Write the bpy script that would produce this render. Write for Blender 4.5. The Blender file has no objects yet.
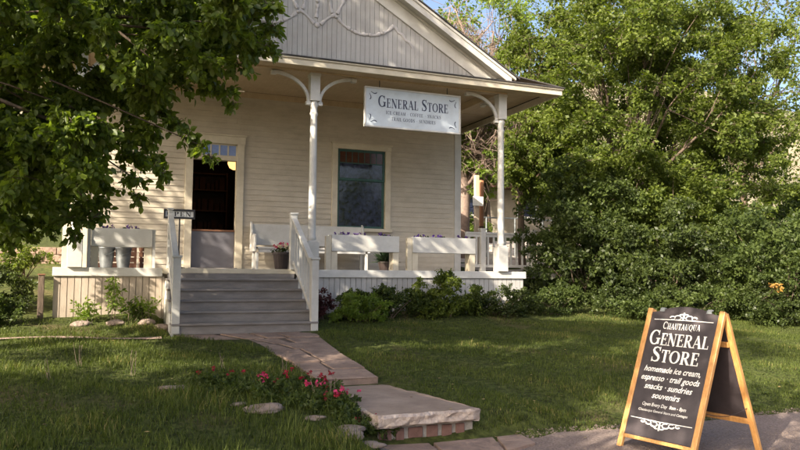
import bpy, math, random
import numpy as np
from mathutils import Vector, Matrix
random.seed(7)
RNG = np.random.default_rng(7)
C = bpy.context.scene
COL = C.collection

# ------------------------------------------------------------------ camera
CAM_YAW, CAM_PITCH, CAM_ROLL = math.radians(22), math.radians(3.75), math.radians(0.5)
EYE = np.array([0.0, 0.0, 1.5])
FWD = np.array([math.sin(CAM_YAW) * math.cos(CAM_PITCH), math.cos(CAM_YAW) * math.cos(CAM_PITCH), math.sin(CAM_PITCH)])
_r = np.array([math.cos(CAM_YAW), -math.sin(CAM_YAW), 0.0])
_u = np.cross(_r, FWD)
RGT = _r * math.cos(CAM_ROLL) + _u * math.sin(CAM_ROLL)
UPV = _u * math.cos(CAM_ROLL) - _r * math.sin(CAM_ROLL)
cam_data = bpy.data.cameras.new('camera')
cam_data.sensor_width = 36
cam_data.lens = 730 / 800 * 36
cam_data.clip_start = 0.1
cam_data.clip_end = 2000
cam = bpy.data.objects.new('camera', cam_data)
COL.objects.link(cam)
M3 = Matrix(((RGT[0], UPV[0], -FWD[0]), (RGT[1], UPV[1], -FWD[1]), (RGT[2], UPV[2], -FWD[2])))
cam.matrix_world = Matrix.Translation(Vector(EYE)) @ M3.to_4x4()
C.camera = cam
C.render.resolution_x, C.render.resolution_y = 1024, 576

# ------------------------------------------------------------------ world and sun
SUN_EL = math.radians(30)
SH = np.array([-0.89, -0.456])
SUN_DIR = Vector((SH[0] * math.cos(SUN_EL), SH[1] * math.cos(SUN_EL), math.sin(SUN_EL)))
w = bpy.data.worlds.new('World')
C.world = w
w.use_nodes = True
nt = w.node_tree
sky = nt.nodes.new('ShaderNodeTexSky')
sky.sky_type = 'NISHITA'
sky.sun_disc = False
sky.sun_elevation = SUN_EL
sky.sun_rotation = math.atan2(SH[0], SH[1])
sky.ozone_density = 0.4
sky.dust_density = 5.0
sky.air_density = 0.8
bg = nt.nodes['Background']
bg.inputs['Strength'].default_value = 0.12
nt.links.new(sky.outputs[0], bg.inputs[0])
sd = bpy.data.lights.new('sun', 'SUN')
sd.energy = 5.0
sd.angle = math.radians(0.5)
sd.color = (1.0, 0.89, 0.72)
sun = bpy.data.objects.new('sun', sd)
COL.objects.link(sun)
sun.rotation_euler = SUN_DIR.to_track_quat('Z', 'Y').to_euler()
C.view_settings.view_transform = 'Standard'
C.view_settings.look = 'None'
C.view_settings.exposure = 1.55
C.view_settings.gamma = 1
C.view_settings.use_curve_mapping = False

# ------------------------------------------------------------------ materials
def new_mat(name):
    m = bpy.data.materials.new(name)
    m.use_nodes = True
    return m, m.node_tree, m.node_tree.nodes['Principled BSDF']

def mat(name, c1, c2=None, rough=0.6, scale=6, bump=0.0, bscale=40, stretch=(1, 1, 1), metal=0.0, spec=0.5, detail=5):
    """two tones mixed by noise in object space, plus a noise bump"""
    m, t, b = new_mat(name)
    b.inputs['Roughness'].default_value = rough
    b.inputs['Metallic'].default_value = metal
    b.inputs['Specular IOR Level'].default_value = spec
    c2 = c2 or tuple(v * 0.8 for v in c1)
    tc = t.nodes.new('ShaderNodeTexCoord')
    mp = t.nodes.new('ShaderNodeMapping')
    mp.inputs['Scale'].default_value = stretch
    t.links.new(tc.outputs['Object'], mp.inputs['Vector'])
    n = t.nodes.new('ShaderNodeTexNoise')
    n.inputs['Scale'].default_value = scale
    n.inputs['Detail'].default_value = detail
    n.inputs['Roughness'].default_value = 0.65
    t.links.new(mp.outputs[0], n.inputs['Vector'])
    r = t.nodes.new('ShaderNodeValToRGB')
    r.color_ramp.elements[0].position = 0.32
    r.color_ramp.elements[1].position = 0.68
    r.color_ramp.elements[0].color = (*c2, 1)
    r.color_ramp.elements[1].color = (*c1, 1)
    t.links.new(n.outputs['Fac'], r.inputs['Fac'])
    # broad dirt and fading on top of the fine variation
    n4 = t.nodes.new('ShaderNodeTexNoise')
    n4.inputs['Scale'].default_value = 1.7
    n4.inputs['Detail'].default_value = 8
    n4.inputs['Roughness'].default_value = .7
    t.links.new(tc.outputs['Object'], n4.inputs['Vector'])
    r4 = t.nodes.new('ShaderNodeValToRGB')
    r4.color_ramp.elements[0].position = .36
    r4.color_ramp.elements[1].position = .56
    r4.color_ramp.elements[0].color = (.90, .885, .865, 1)
    r4.color_ramp.elements[1].color = (1.03, 1.03, 1.03, 1)
    t.links.new(n4.outputs['Fac'], r4.inputs['Fac'])
    m4 = t.nodes.new('ShaderNodeMix')
    m4.data_type = 'RGBA'
    m4.blend_type = 'MULTIPLY'
    m4.inputs[0].default_value = 1
    t.links.new(r.outputs[0], m4.inputs[6])
    t.links.new(r4.outputs[0], m4.inputs[7])
    t.links.new(m4.outputs[2], b.inputs['Base Color'])
    if bump:
        n2 = t.nodes.new('ShaderNodeTexNoise')
        n2.inputs['Scale'].default_value = bscale
        n2.inputs['Detail'].default_value = 6
        t.links.new(mp.outputs[0], n2.inputs['Vector'])
        bp = t.nodes.new('ShaderNodeBump')
        bp.inputs['Strength'].default_value = 1.0
        bp.inputs['Distance'].default_value = bump
        t.links.new(n2.outputs['Fac'], bp.inputs['Height'])
        t.links.new(bp.outputs[0], b.inputs['Normal'])
    return m

def leaf_mat(name, dark, light, trans=0.45, rough=0.45, spec=0.35):
    """leaf colour varies leaf by leaf through the 'rnd' attribute; half of the light passes through"""
    m, t, b = new_mat(name)
    a = t.nodes.new('ShaderNodeAttribute')
    a.attribute_name = 'rnd'
    r = t.nodes.new('ShaderNodeValToRGB')
    r.color_ramp.elements[0].color = (*dark, 1)
    r.color_ramp.elements[1].color = (*light, 1)
    t.links.new(a.outputs['Fac'], r.inputs['Fac'])
    t.links.new(r.outputs[0], b.inputs['Base Color'])
    b.inputs['Roughness'].default_value = rough
    b.inputs['Specular IOR Level'].default_value = spec
    tr = t.nodes.new('ShaderNodeBsdfTranslucent')
    mul = t.nodes.new('ShaderNodeMix')
    mul.data_type = 'RGBA'
    mul.blend_type = 'MULTIPLY'
    mul.inputs[0].default_value = 1
    t.links.new(r.outputs[0], mul.inputs[6])
    mul.inputs[7].default_value = (1.6, 1.7, 0.6, 1)
    t.links.new(mul.outputs[2], tr.inputs['Color'])
    mx = t.nodes.new('ShaderNodeMixShader')
    mx.inputs[0].default_value = trans
    t.links.new(b.outputs[0], mx.inputs[1])
    t.links.new(tr.outputs[0], mx.inputs[2])
    t.links.new(mx.outputs[0], t.nodes['Material Output'].inputs['Surface'])
    return m

MT = {}
MT['siding'] = mat('siding_paint', (.52, .465, .375), (.45, .40, .32), .55, 3, .0015, 60, (1, 1, 4))
MT['trim'] = mat('cream_trim_paint', (.62, .56, .44), (.52, .46, .35), .45, 5, .001, 50)
MT['white'] = mat('white_trim_paint', (.58, .57, .54), (.48, .47, .445), .45, 4, .001, 50)
MT['gable'] = mat('gable_board_paint', (.41, .40, .385), (.345, .335, .325), .6, 2.5, .001, 60, (3, 3, .6))
MT['garland'] = mat('garland_paint', (.50, .48, .475), (.42, .40, .40), .55, 5)
MT['ceiling'] = mat('porch_ceiling_paint', (.50, .385, .245), (.43, .325, .205), .5, 4, .001, 50, (6, 1, 1))
MT['deckwood'] = mat('deck_paint', (.34, .32, .31), (.24, .22, .21), .6, 6, .002, 60, (1, 5, 1))
MT['step'] = mat('stair_riser_paint', (.245, .222, .21), (.165, .15, .142), .6, 5, .0015, 60, (.7, 1, 3))
MT['skirt'] = mat('skirting_paint', (.44, .37, .30), (.33, .27, .21), .65, 3, .0015, 60, (3, 3, .8))
MT['shingle'] = mat('roof_shingle', (.06, .055, .055), (.03, .028, .03), .9, 20, .006, 60)
MT['green'] = mat('green_sash_paint', (.022, .085, .07), (.015, .06, .05), .4, 8)
MT['amber'] = mat('amber_glass', (.10, .035, .015), (.05, .018, .010), .15, 14)
MT['skypane'] = mat('sky_reflection_glass', (.20, .27, .55), (.12, .18, .42), .12, 9)  # blue sky reflection painted into the transom pane colour
MT['door'] = mat('grey_door_paint', (.155, .15, .17), (.12, .115, .13), .5, 3)
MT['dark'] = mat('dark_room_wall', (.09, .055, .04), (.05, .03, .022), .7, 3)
MT['brown'] = mat('brown_wood', (.22, .10, .055), (.14, .06, .03), .6, 8, .001, 50, (1, 1, 6))
MT['black'] = mat('black_paint', (.03, .028, .032), (.02, .018, .022), .5, 10)
MT['chalk'] = mat('chalkboard_paint', (.055, .045, .048), (.028, .022, .025), .38, 6, .0005, 90)
MT['oak'] = mat('varnished_pine', (.60, .33, .12), (.42, .20, .06), .35, 9, .001, 60, (6, 6, .7))
MT['signface'] = mat('pale_sign_paint', (.56, .62, .68), (.50, .56, .62), .4, 4)
MT['navy'] = mat('navy_sign_paint', (.03, .035, .08), (.025, .03, .06), .4, 8)
MT['lettering'] = mat('white_lettering', (.80, .80, .78), (.68, .68, .66), .5, 30)
MT['stone'] = mat('red_sandstone', (.33, .235, .185), (.16, .11, .088), .85, 4, .022, 16, detail=9)
MT['stone_top'] = mat('worn_sandstone_slab', (.32, .245, .195), (.19, .14, .11), .8, 3, .006, 30, detail=9)
MT['stone_pale'] = mat('rough_sandstone_edge', (.50, .43, .38), (.28, .22, .19), .9, 14, .03, 20, detail=9)
MT['mortar'] = mat('pale_mortar', (.36, .33, .30), (.22, .20, .18), .9, 20, .006, 50)
MT['grout'] = mat('path_joint_soil', (.12, .085, .065), (.07, .05, .04), .95, 12, .01, 40)
MT['brickred'] = mat('red_brick', (.22, .12, .10), (.14, .075, .06), .85, 12, .004, 60)
MT['gravel'] = mat('gravel_road', (.29, .22, .19), (.10, .075, .065), .95, 55, .02, 70, detail=9)
MT['soil'] = mat('soil', (.10, .07, .05), (.06, .04, .03), .95, 20, .015, 40)
MT['metal'] = mat('galvanised_metal', (.30, .32, .33), (.20, .22, .23), .45, 12, metal=.7)
MT['bark'] = mat('bark', (.14, .10, .07), (.07, .05, .035), .9, 10, .012, 25, (1, 1, .3))
MT['twig'] = mat('grey_twig', (.27, .20, .16), (.17, .12, .10), .85, 14, .004, 30)
MT['birch'] = mat('pale_bark', (.52, .42, .33), (.30, .22, .16), .8, 6, .008, 25)
MT['terracotta'] = mat('dark_plastic_pot', (.045, .03, .025), (.03, .02, .018), .5, 9)
MT['orange'] = mat('orange_post_wood', (.38, .18, .09), (.26, .11, .06), .7, 9, .003, 30, (1, 1, .3))
MT['palewood'] = mat('pale_post_wood', (.62, .50, .38), (.48, .37, .27), .7, 9, .003, 30, (1, 1, .3))
MT['stucco'] = mat('background_stucco', (.36, .31, .25), (.27, .23, .19), .9, 2, .004, 30)
MT['roofbrown'] = mat('brown_roof', (.16, .08, .055), (.10, .05, .035), .9, 8)
MT['yellow'] = mat('yellow_petals', (.30, .17, .03), (.22, .11, .02), .6, 6)
MT['pink'] = mat('pink_petals', (.62, .04, .16), (.45, .02, .10), .6, 30)
MT['red'] = mat('red_petals', (.45, .02, .03), (.30, .01, .02), .6, 30)
MT['purple'] = mat('purple_petals', (.12, .05, .30), (.05, .03, .16), .6, 40)
MT['yel_petal'] = mat('pale_yellow_petals', (.62, .55, .22), (.5, .42, .15), .6, 40)
MT['rock'] = mat('garden_rock', (.27, .21, .17), (.15, .11, .09), .9, 6, .03, 14, detail=9)
MT['hill'] = mat('dry_hillside', (.27, .225, .16), (.10, .10, .055), .95, .12, 0, detail=9)
MT['drive'] = mat('pale_driveway', (.55, .46, .40), (.42, .34, .29), .95, 3, .006, 40)
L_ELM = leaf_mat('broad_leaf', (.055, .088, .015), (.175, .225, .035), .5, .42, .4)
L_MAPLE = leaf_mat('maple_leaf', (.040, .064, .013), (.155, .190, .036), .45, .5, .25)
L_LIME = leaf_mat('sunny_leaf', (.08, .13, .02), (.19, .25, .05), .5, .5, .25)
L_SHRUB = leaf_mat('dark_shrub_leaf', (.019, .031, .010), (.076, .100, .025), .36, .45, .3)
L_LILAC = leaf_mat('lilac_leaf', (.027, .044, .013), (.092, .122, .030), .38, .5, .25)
L_GRASS = leaf_mat('grass_blade', (.026, .040, .010), (.112, .140, .031), .35, .6, .2)
_r = [n for n in L_GRASS.node_tree.nodes if n.type == 'VALTORGB'][0].color_ramp
_r.elements[1].position = .90
_e = _r.elements.new(.97); _e.color = (.26, .22, .09, 1)
L_PINE = leaf_mat('conifer_needles', (.012, .026, .012), (.035, .06, .025), .15, .6, .2)
L_PURP = leaf_mat('purple_leaf', (.05, .018, .022), (.10, .035, .035), .3, .5, .2)
L_PINK = leaf_mat('pink_petal', (.38, .02, .10), (.60, .07, .20), .3, .6, .2)
L_RED = leaf_mat('red_petal', (.16, .010, .02), (.34, .02, .05), .3, .6, .2)
L_PANSY = leaf_mat('violet_petal', (.05, .02, .20), (.20, .10, .42), .25, .6, .2)
L_WHITE = leaf_mat('pale_petal', (.55, .48, .42), (.75, .70, .60), .3, .6, .2)

def glass_mat(name, base, rough=.06):
    m, t, b = new_mat(name)
    b.inputs['Base Color'].default_value = (*base, 1)
    b.inputs['Roughness'].default_value = rough
    b.inputs['Specular IOR Level'].default_value = .6
    b.inputs['Coat Weight'].default_value = .15
    b.inputs['Coat Roughness'].default_value = .03
    tc = t.nodes.new('ShaderNodeTexCoord')
    n = t.nodes.new('ShaderNodeTexNoise')
    n.inputs['Scale'].default_value = 3.5
    n.inputs['Detail'].default_value = 4
    t.links.new(tc.outputs['Object'], n.inputs['Vector'])
    bp = t.nodes.new('ShaderNodeBump')
    bp.inputs['Distance'].default_value = .0025
    t.links.new(n.outputs['Fac'], bp.inputs['Height'])
    t.links.new(bp.outputs[0], b.inputs['Normal'])
    t.links.new(bp.outputs[0], b.inputs['Coat Normal'])
    n3 = t.nodes.new('ShaderNodeTexNoise')
    n3.inputs['Scale'].default_value = 11
    n3.inputs['Detail'].default_value = 8
    t.links.new(tc.outputs['Object'], n3.inputs['Vector'])
    r = t.nodes.new('ShaderNodeValToRGB')
    r.color_ramp.elements[0].position = .4
    r.color_ramp.elements[1].position = .7
    r.color_ramp.elements[0].color = (*[v * .45 for v in base], 1)
    r.color_ramp.elements[1].color = (*[v * 1.8 for v in base], 1)
    t.links.new(n3.outputs['Fac'], r.inputs['Fac'])
    t.links.new(r.outputs[0], b.inputs['Base Color'])
    return m
MT['glass'] = glass_mat('old_window_glass', (.024, .030, .062))
m_, t_, b_ = new_mat('lit_globe')
b_.inputs['Base Color'].default_value = (.9, .7, .4, 1)
b_.inputs['Emission Color'].default_value = (1, .55, .18, 1)
b_.inputs['Emission Strength'].default_value = .75
MT['globe'] = m_

# ------------------------------------------------------------------ ground material: grass, soil
def ground_mat():
    m, t, b = new_mat('lawn_ground')
    b.inputs['Roughness'].default_value = .95
    b.inputs['Specular IOR Level'].default_value = .1
    tc = t.nodes.new('ShaderNodeTexCoord')
    def noise(s, d=6):
        n = t.nodes.new('ShaderNodeTexNoise')
        n.inputs['Scale'].default_value = s
        n.inputs['Detail'].default_value = d
        t.links.new(tc.outputs['Object'], n.inputs['Vector'])
        return n
    n1, n2 = noise(14, 8), noise(.9, 4)
    r1 = t.nodes.new('ShaderNodeValToRGB')
    r1.color_ramp.elements[0].position = .35
    r1.color_ramp.elements[1].position = .7
    r1.color_ramp.elements[0].color = (.028, .034, .011, 1)
    r1.color_ramp.elements[1].color = (.085, .100, .028, 1)
    t.links.new(n1.outputs['Fac'], r1.inputs['Fac'])
    r2 = t.nodes.new('ShaderNodeValToRGB')
    r2.color_ramp.elements[0].position = .58
    r2.color_ramp.elements[1].position = .75
    t.links.new(n2.outputs['Fac'], r2.inputs['Fac'])
    mx = t.nodes.new('ShaderNodeMix')
    mx.data_type = 'RGBA'
    t.links.new(r2.outputs[0], mx.inputs[0])
    t.links.new(r1.outputs[0], mx.inputs[6])
    mx.inputs[7].default_value = (.11, .085, .045, 1)
    t.links.new(mx.outputs[2], b.inputs['Base Color'])
    bp = t.nodes.new('ShaderNodeBump')
    bp.inputs['Distance'].default_value = .03
    t.links.new(n1.outputs['Fac'], bp.inputs['Height'])
    t.links.new(bp.outputs[0], b.inputs['Normal'])
    return m
MT['lawn'] = ground_mat()

# ------------------------------------------------------------------ object helpers
def link(name, me, parent=None, mats=None):
    o = bpy.data.objects.new(name, me)
    COL.objects.link(o)
    if parent is not None:
        o.parent = parent
    if me is not None and mats is not None and not me.materials:
        me.materials.append(mats)
    return o

def tag(o, label=None, cat=None, group=None, kind=None):
    if label: o['label'] = label
    if cat: o['category'] = cat
    if group: o['group'] = group
    if kind: o['kind'] = kind
    return o

def empty(name, loc, label, cat, group=None, rz=0):
    o = bpy.data.objects.new(name, None)
    o.empty_display_size = .1
    COL.objects.link(o)
    o.location = loc
    o.rotation_euler = (0, 0, rz)
    return tag(o, label, cat, group)

def kids(o):
    return [c for c in COL.objects if c.parent == o]

def copy_tree(o, loc=None, label=None, rz=None, parent=None, scale=None):
    c = o.copy()
    COL.objects.link(c)
    if parent is not None: c.parent = parent
    if loc is not None: c.location = loc
    if rz is not None: c.rotation_euler = (0, 0, rz)
    if scale is not None: c.scale = (scale,) * 3
    if label: c['label'] = label
    for ch in kids(o):
        copy_tree(ch, parent=c)
    return c

def origin(o):
    v = Vector((0, 0, 0))
    while o is not None:
        v += o.location
        o = o.parent
    return v

class MB:
    """collects shapes in world (or local) coordinates and links them as ONE mesh object"""
    def __init__(s):
        s.v, s.f = [], []
    def add(s, vs, fs):
        k = len(s.v)
        s.v += [tuple(p) for p in vs]
        s.f += [tuple(i + k for i in f) for f in fs]
        return s
    def box(s, x0, x1, y0, y1, z0, z1):
        vs = [(x, y, z) for z in (z0, z1) for y in (y0, y1) for x in (x0, x1)]
        return s.add(vs, [(0, 2, 3, 1), (4, 5, 7, 6), (0, 1, 5, 4), (2, 6, 7, 3), (0, 4, 6, 2), (1, 3, 7, 5)])
    def beam(s, a, b, w, h, up=(0, 0, 1)):
        """box from point a to point b, w across, h along up"""
        a, b, up = Vector(a), Vector(b), Vector(up)
        d = (b - a).normalized()
        sd_ = d.cross(up).normalized()
        u = sd_.cross(d).normalized()
        vs = []
        for p in (a, b):
            for i, j in ((-1, -1), (1, -1), (1, 1), (-1, 1)):
                vs.append(p + sd_ * w / 2 * i + u * h / 2 * j)
        return s.add(vs, [(3, 2, 1, 0), (4, 5, 6, 7), (0, 1, 5, 4), (1, 2, 6, 5), (2, 3, 7, 6), (3, 0, 4, 7)])
    def prism(s, poly, y0, y1, plane='xz'):
        """extrude a polygon given in a plane"""
        n = len(poly)
        def P(p, t):
            return (p[0], t, p[1]) if plane == 'xz' else ((p[0], p[1], t) if plane == 'xy' else (t, p[0], p[1]))
        vs = [P(p, y0) for p in poly] + [P(p, y1) for p in poly]
        fs = [tuple(range(n)), tuple(range(2 * n - 1, n - 1, -1))]
        fs += [(i, n + i, n + (i + 1) % n, (i + 1) % n) for i in range(n)]
        return s.add(vs, fs)
    def tube(s, pts, rad, n=8, flat=None, cap=True):
        pts = [Vector(p) for p in pts]
        if not hasattr(rad, '__len__'): rad = [rad] * len(pts)
        k = len(s.v)
        ref = Vector((0.13, 0.31, 0.94)).normalized()
        for i, p in enumerate(pts):
            d = (pts[min(i + 1, len(pts) - 1)] - pts[max(i - 1, 0)])
            if d.length < 1e-9: d = Vector((0, 0, 1))
            d.normalize()
            a = d.cross(ref)
            if a.length < .05: a = d.cross(Vector((1, 0, 0)))
            a.normalize()
            b = d.cross(a)
            for j in range(n):
                th = 2 * math.pi * j / n
                q = p + (a * math.cos(th) + b * math.sin(th)) * rad[i]
                if flat is not None:
                    q.y = p.y + (q.y - p.y) * flat
                s.v.append(tuple(q))
        for i in range(len(pts) - 1):
            for j in range(n):
                a0 = k + i * n + j; a1 = k + i * n + (j + 1) % n
                s.f.append((a0, a1, a1 + n, a0 + n))
        if cap:
            s.f.append(tuple(k + j for j in range(n))[::-1])
            s.f.append(tuple(k + (len(pts) - 1) * n + j for j in range(n)))
        return s
    def lathe(s, cx, cy, prof, n=20):
        """prof: list of (radius, z)"""
        k = len(s.v)
        for r, z in prof:
            for j in range(n):
                th = 2 * math.pi * j / n
                s.v.append((cx + r * math.cos(th), cy + r * math.sin(th), z))
        for i in range(len(prof) - 1):
            for j in range(n):
                a0 = k + i * n + j; a1 = k + i * n + (j + 1) % n
                s.f.append((a0, a1, a1 + n, a0 + n))
        s.f.append(tuple(k + j for j in range(n))[::-1])
        s.f.append(tuple(k + (len(prof) - 1) * n + j for j in range(n)))
        return s
    def blob(s, c, r, seed=0, rough=.25, sub=2):
        """rough stone: displaced icosphere"""
        import bmesh
        bm = bmesh.new()
        bmesh.ops.create_icosphere(bm, subdivisions=sub, radius=1)
        rr = random.Random(seed)
        ph = [(rr.uniform(-3, 3), rr.uniform(-3, 3), rr.uniform(-3, 3), rr.uniform(0, 6)) for _ in range(6)]
        vs = []
        for v in bm.verts:
            k = 1 + rr.uniform(-.05, .05) + rough * sum(math.sin(a * v.co.x + b * v.co.y + c_ * v.co.z + d) for a, b, c_, d in ph) / 3
            vs.append((c[0] + v.co.x * r[0] * k, c[1] + v.co.y * r[1] * k, c[2] + v.co.z * r[2] * k))
        fs = [tuple(v.index for v in f.verts) for f in bm.faces]
        bm.free()
        return s.add(vs, fs)
    def build(s, name, m, parent=None, local=False, bevel=0.0, smooth=False):
        me = bpy.data.meshes.new(name)
        vs = s.v
        if parent is not None and not local:
            o_ = origin(parent)
            vs = [(x - o_.x, y - o_.y, z - o_.z) for x, y, z in vs]
        me.from_pydata(vs, [], s.f)
        me.validate()
        o = link(name, me, parent, m)
        if smooth:
            me.polygons.foreach_set('use_smooth', [True] * len(me.polygons))
        if bevel:
            bv = o.modifiers.new('bevel', 'BEVEL')
            bv.width = bevel
            bv.segments = 2
            bv.limit_method = 'ANGLE'
        return o

def part(name, m, parent, *boxes, bevel=0.0, local=False):
    b = MB()
    for q in boxes: b.box(*q)
    return b.build(name, m, parent, local=local, bevel=bevel)

def np_mesh(name, V, F, m, parent=None, rnd=None, off=None):
    """V (n,3), F (k,4 or 3) -> mesh object, fast"""
    me = bpy.data.meshes.new(name)
    if off is not None: V = V - np.array(off)
    n, k = F.shape
    me.vertices.add(len(V))
    me.vertices.foreach_set('co', V.astype(np.float32).ravel())
    me.loops.add(n * k)
    me.loops.foreach_set('vertex_index', F.astype(np.int32).ravel())
    me.polygons.add(n)
    me.polygons.foreach_set('loop_start', np.arange(0, n * k, k, dtype=np.int32))
    try:
        me.polygons.foreach_set('loop_total', np.full(n, k, dtype=np.int32))
    except Exception:
        pass
    me.update(calc_edges=True)
    if rnd is not None:
        a = me.attributes.new('rnd', 'FLOAT', 'POINT')
        a.data.foreach_set('value', rnd.astype(np.float32))
    return link(name, me, parent, m)

def at(px, py, d):
    """point at depth d metres from the eye, seen in the photo's direction px, py"""
    return EYE + (FWD + RGT * (px - 400) / 730 - UPV * (py - 225) / 730) * d

# ------------------------------------------------------------------ terrain height
YP = np.array([-60, 4.9, 5.5, 5.80, 6.05, 7.5, 10.8, 12.2, 14, 18, 24, 32, 50, 90, 150, 400.])
ZP = np.array([0, 0, .01, .035, .255, .36, .60, .80, 1.15, 1.65, 2.3, 3.4, 6.5, 20, 44, 110.])
YL = np.array([-60, 3.6, 4.6, 5.4, 6.3, 7.5, 10.8, 12.2, 14, 18, 24, 32, 50, 90, 150, 400.])
ZL = np.array([0, 0, .12, .22, .30, .37, .60, .80, 1.15, 1.65, 2.3, 3.4, 6.5, 14, 30, 95.])
def sstep(a, b, x):
    t = np.clip((x - a) / (b - a), 0, 1)
    return t * t * (3 - 2 * t)
def H(x, y):
    x = np.asarray(x, float); y = np.asarray(y, float)
    hr = np.interp(y, YP, ZP); hl = np.interp(y, YL, ZL)
    k = sstep(1.7, 2.3, x)
    soft = np.interp(y, [-60, 4.9, 5.6, 6.3, 7.2, 8.5], [0, 0, .02, .13, .28, .43])
    hr = np.where(y < 8.5, hr + (soft - hr) * sstep(3.3, 4.6, x), hr)
    h = hl * (1 - k) + hr * k
    # cut for the building and for the approach to the stairs
    inb = sstep(-.6, -.1, x) * (1 - sstep(7.6, 8.4, x)) * sstep(12.4, 13, y) * (1 - sstep(23, 26, y))
    h = h * (1 - inb) + np.minimum(h, 1.0) * inb
    st = sstep(.7, .95, x) * (1 - sstep(2.95, 3.2, x)) * sstep(9.6, 10.6, y) * (1 - sstep(12, 12.4, y))
    h = h * (1 - st) + np.minimum(h, .585) * st
    # sunken a little under the path slabs
    pc = np.exp(-((x - 2.5) / .45) ** 6) * sstep(5.7, 5.95, y) * (1 - sstep(10.3, 10.8, y))
    h = h - .05 * pc
    dm = sstep(-50, -15, y)
    bump = .030 * np.sin(x * 1.3 + .5) * np.sin(y * 1.1) + .012 * np.sin(x * 3.7 + y * 2.1)
    h = h + bump * sstep(5.4, 6.4, y) * (1 - pc) * dm
    far = sstep(30, 80, y)
    h = h + far * (3 * np.sin(x * .05 + 1) + 2 * np.sin(x * .11 + y * .07))
    return h

# ------------------------------------------------------------------ the ground sheets
def axis(lo, hi, core0, core1, fine, grow=1.25):
    a = [core0]
    s = fine
    while a[-1] < core1: a.append(a[-1] + fine)
    while a[-1] < hi: s *= grow; a.append(a[-1] + s)
    s = fine; b = [core0]
    while b[-1] > lo: s *= grow; b.append(b[-1] - s)
    return np.array(sorted(set(b + a)))
xs = axis(-500, 600, -5, 14, .15)
ys = axis(-300, 700, 3.5, 17, .12)
X, Y = np.meshgrid(xs, ys)
Z = H(X, Y)
V = np.stack([X.ravel(), Y.ravel(), Z.ravel()], 1)
nx, ny = len(xs), len(ys)
ii, jj = np.meshgrid(np.arange(nx - 1), np.arange(ny - 1))
a = (jj * nx + ii).ravel()
F = np.stack([a, a + 1, a + nx + 1, a + nx], 1)
g = np_mesh('ground', V, F, MT['lawn'])
g.data.polygons.foreach_set('use_smooth', [True] * len(g.data.polygons))
tag(g, 'grassy sloping ground running from the gravel road up to the hillside', kind='structure')

def sheet(name, xr, yr, edge, m, lift, label, nx=60, ny=30):
    """sheet draped over the terrain; edge(u) gives the far y"""
    b = MB()
    us = np.linspace(xr[0], xr[1], nx)
    vs_ = []
    for j in range(ny + 1):
        for x in us:
            y1 = edge(x)
            y = yr + (y1 - yr) * j / ny
            vs_.append((x, y, float(H(x, y)) + lift))
    fs = [(j * nx + i, j * nx + i + 1, (j + 1) * nx + i + 1, (j + 1) * nx + i) for j in range(ny) for i in range(nx - 1)]
    b.add(vs_, fs)
    return tag(b.build(name, m), label, kind='structure')
def road_edge(x):
    e = 5.74 + .03 * math.sin(x * 5) + .02 * math.sin(x * 13 + 1)
    k = float(sstep(1.75, 2.15, x))
    return (3.5 + .1 * math.sin(x * 4)) * (1 - k) + e * k
sheet('gravel_road', (-30, 40), -8, road_edge, MT['gravel'], .006, 'brown gravel drive in the foreground under the folding board', 500, 24)
# pale drive behind the porch on the right
b = MB()
n = 24
for i in range(n + 1):
    t = i / n
    x = 9.2 + 22 * t
    y0, y1 = 17.2 + 1.5 * t, 27.0 + 5 * t
    for j in range(9):
        y = y0 + (y1 - y0) * j / 8
        b.v.append((x, y, float(H(x, y)) + .02))
for i in range(n):
    for j in range(8):
        k = i * 9 + j
        b.f.append((k, k + 9, k + 10, k + 1))
tag(b.build('driveway', MT['drive']), 'pale sunlit dirt driveway behind the porch railing', kind='structure')

xs2 = np.linspace(-260, 420, 90); ys2 = np.linspace(42, 520, 80)
X, Y = np.meshgrid(xs2, ys2)
Z = H(X, Y) + .25 + np.minimum((Y - 42) * .05, 2.5) + .8 * np.sin(X * .31) * np.sin(Y * .27)
a = (np.meshgrid(np.arange(89), np.arange(79))[1] * 90 + np.meshgrid(np.arange(89), np.arange(79))[0]).ravel()
g = np_mesh('hillside', np.stack([X.ravel(), Y.ravel(), Z.ravel()], 1), np.stack([a, a + 1, a + 91, a + 90], 1), MT['hill'])
tag(g, 'dry tan hillside with scrub behind the trees', kind='structure')
m = MB()
n_ = 40
for i in range(n_):
    x0 = -2.6 + 3.45 * i / n_; x1 = -2.6 + 3.45 * (i + 1) / n_
    for (x, y) in ((x0, 10.56 + .04 * math.sin(x0 * 5)), (x0, 10.70)): m.v.append((x, y, float(H(x, y)) + .02))
m.f = [(2 * i, 2 * i + 2, 2 * i + 3, 2 * i + 1) for i in range(n_ - 1)]
tag(m.build('side_path', MT['stone']), 'narrow stone strip running left from the foot of the stairs', kind='structure')

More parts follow.
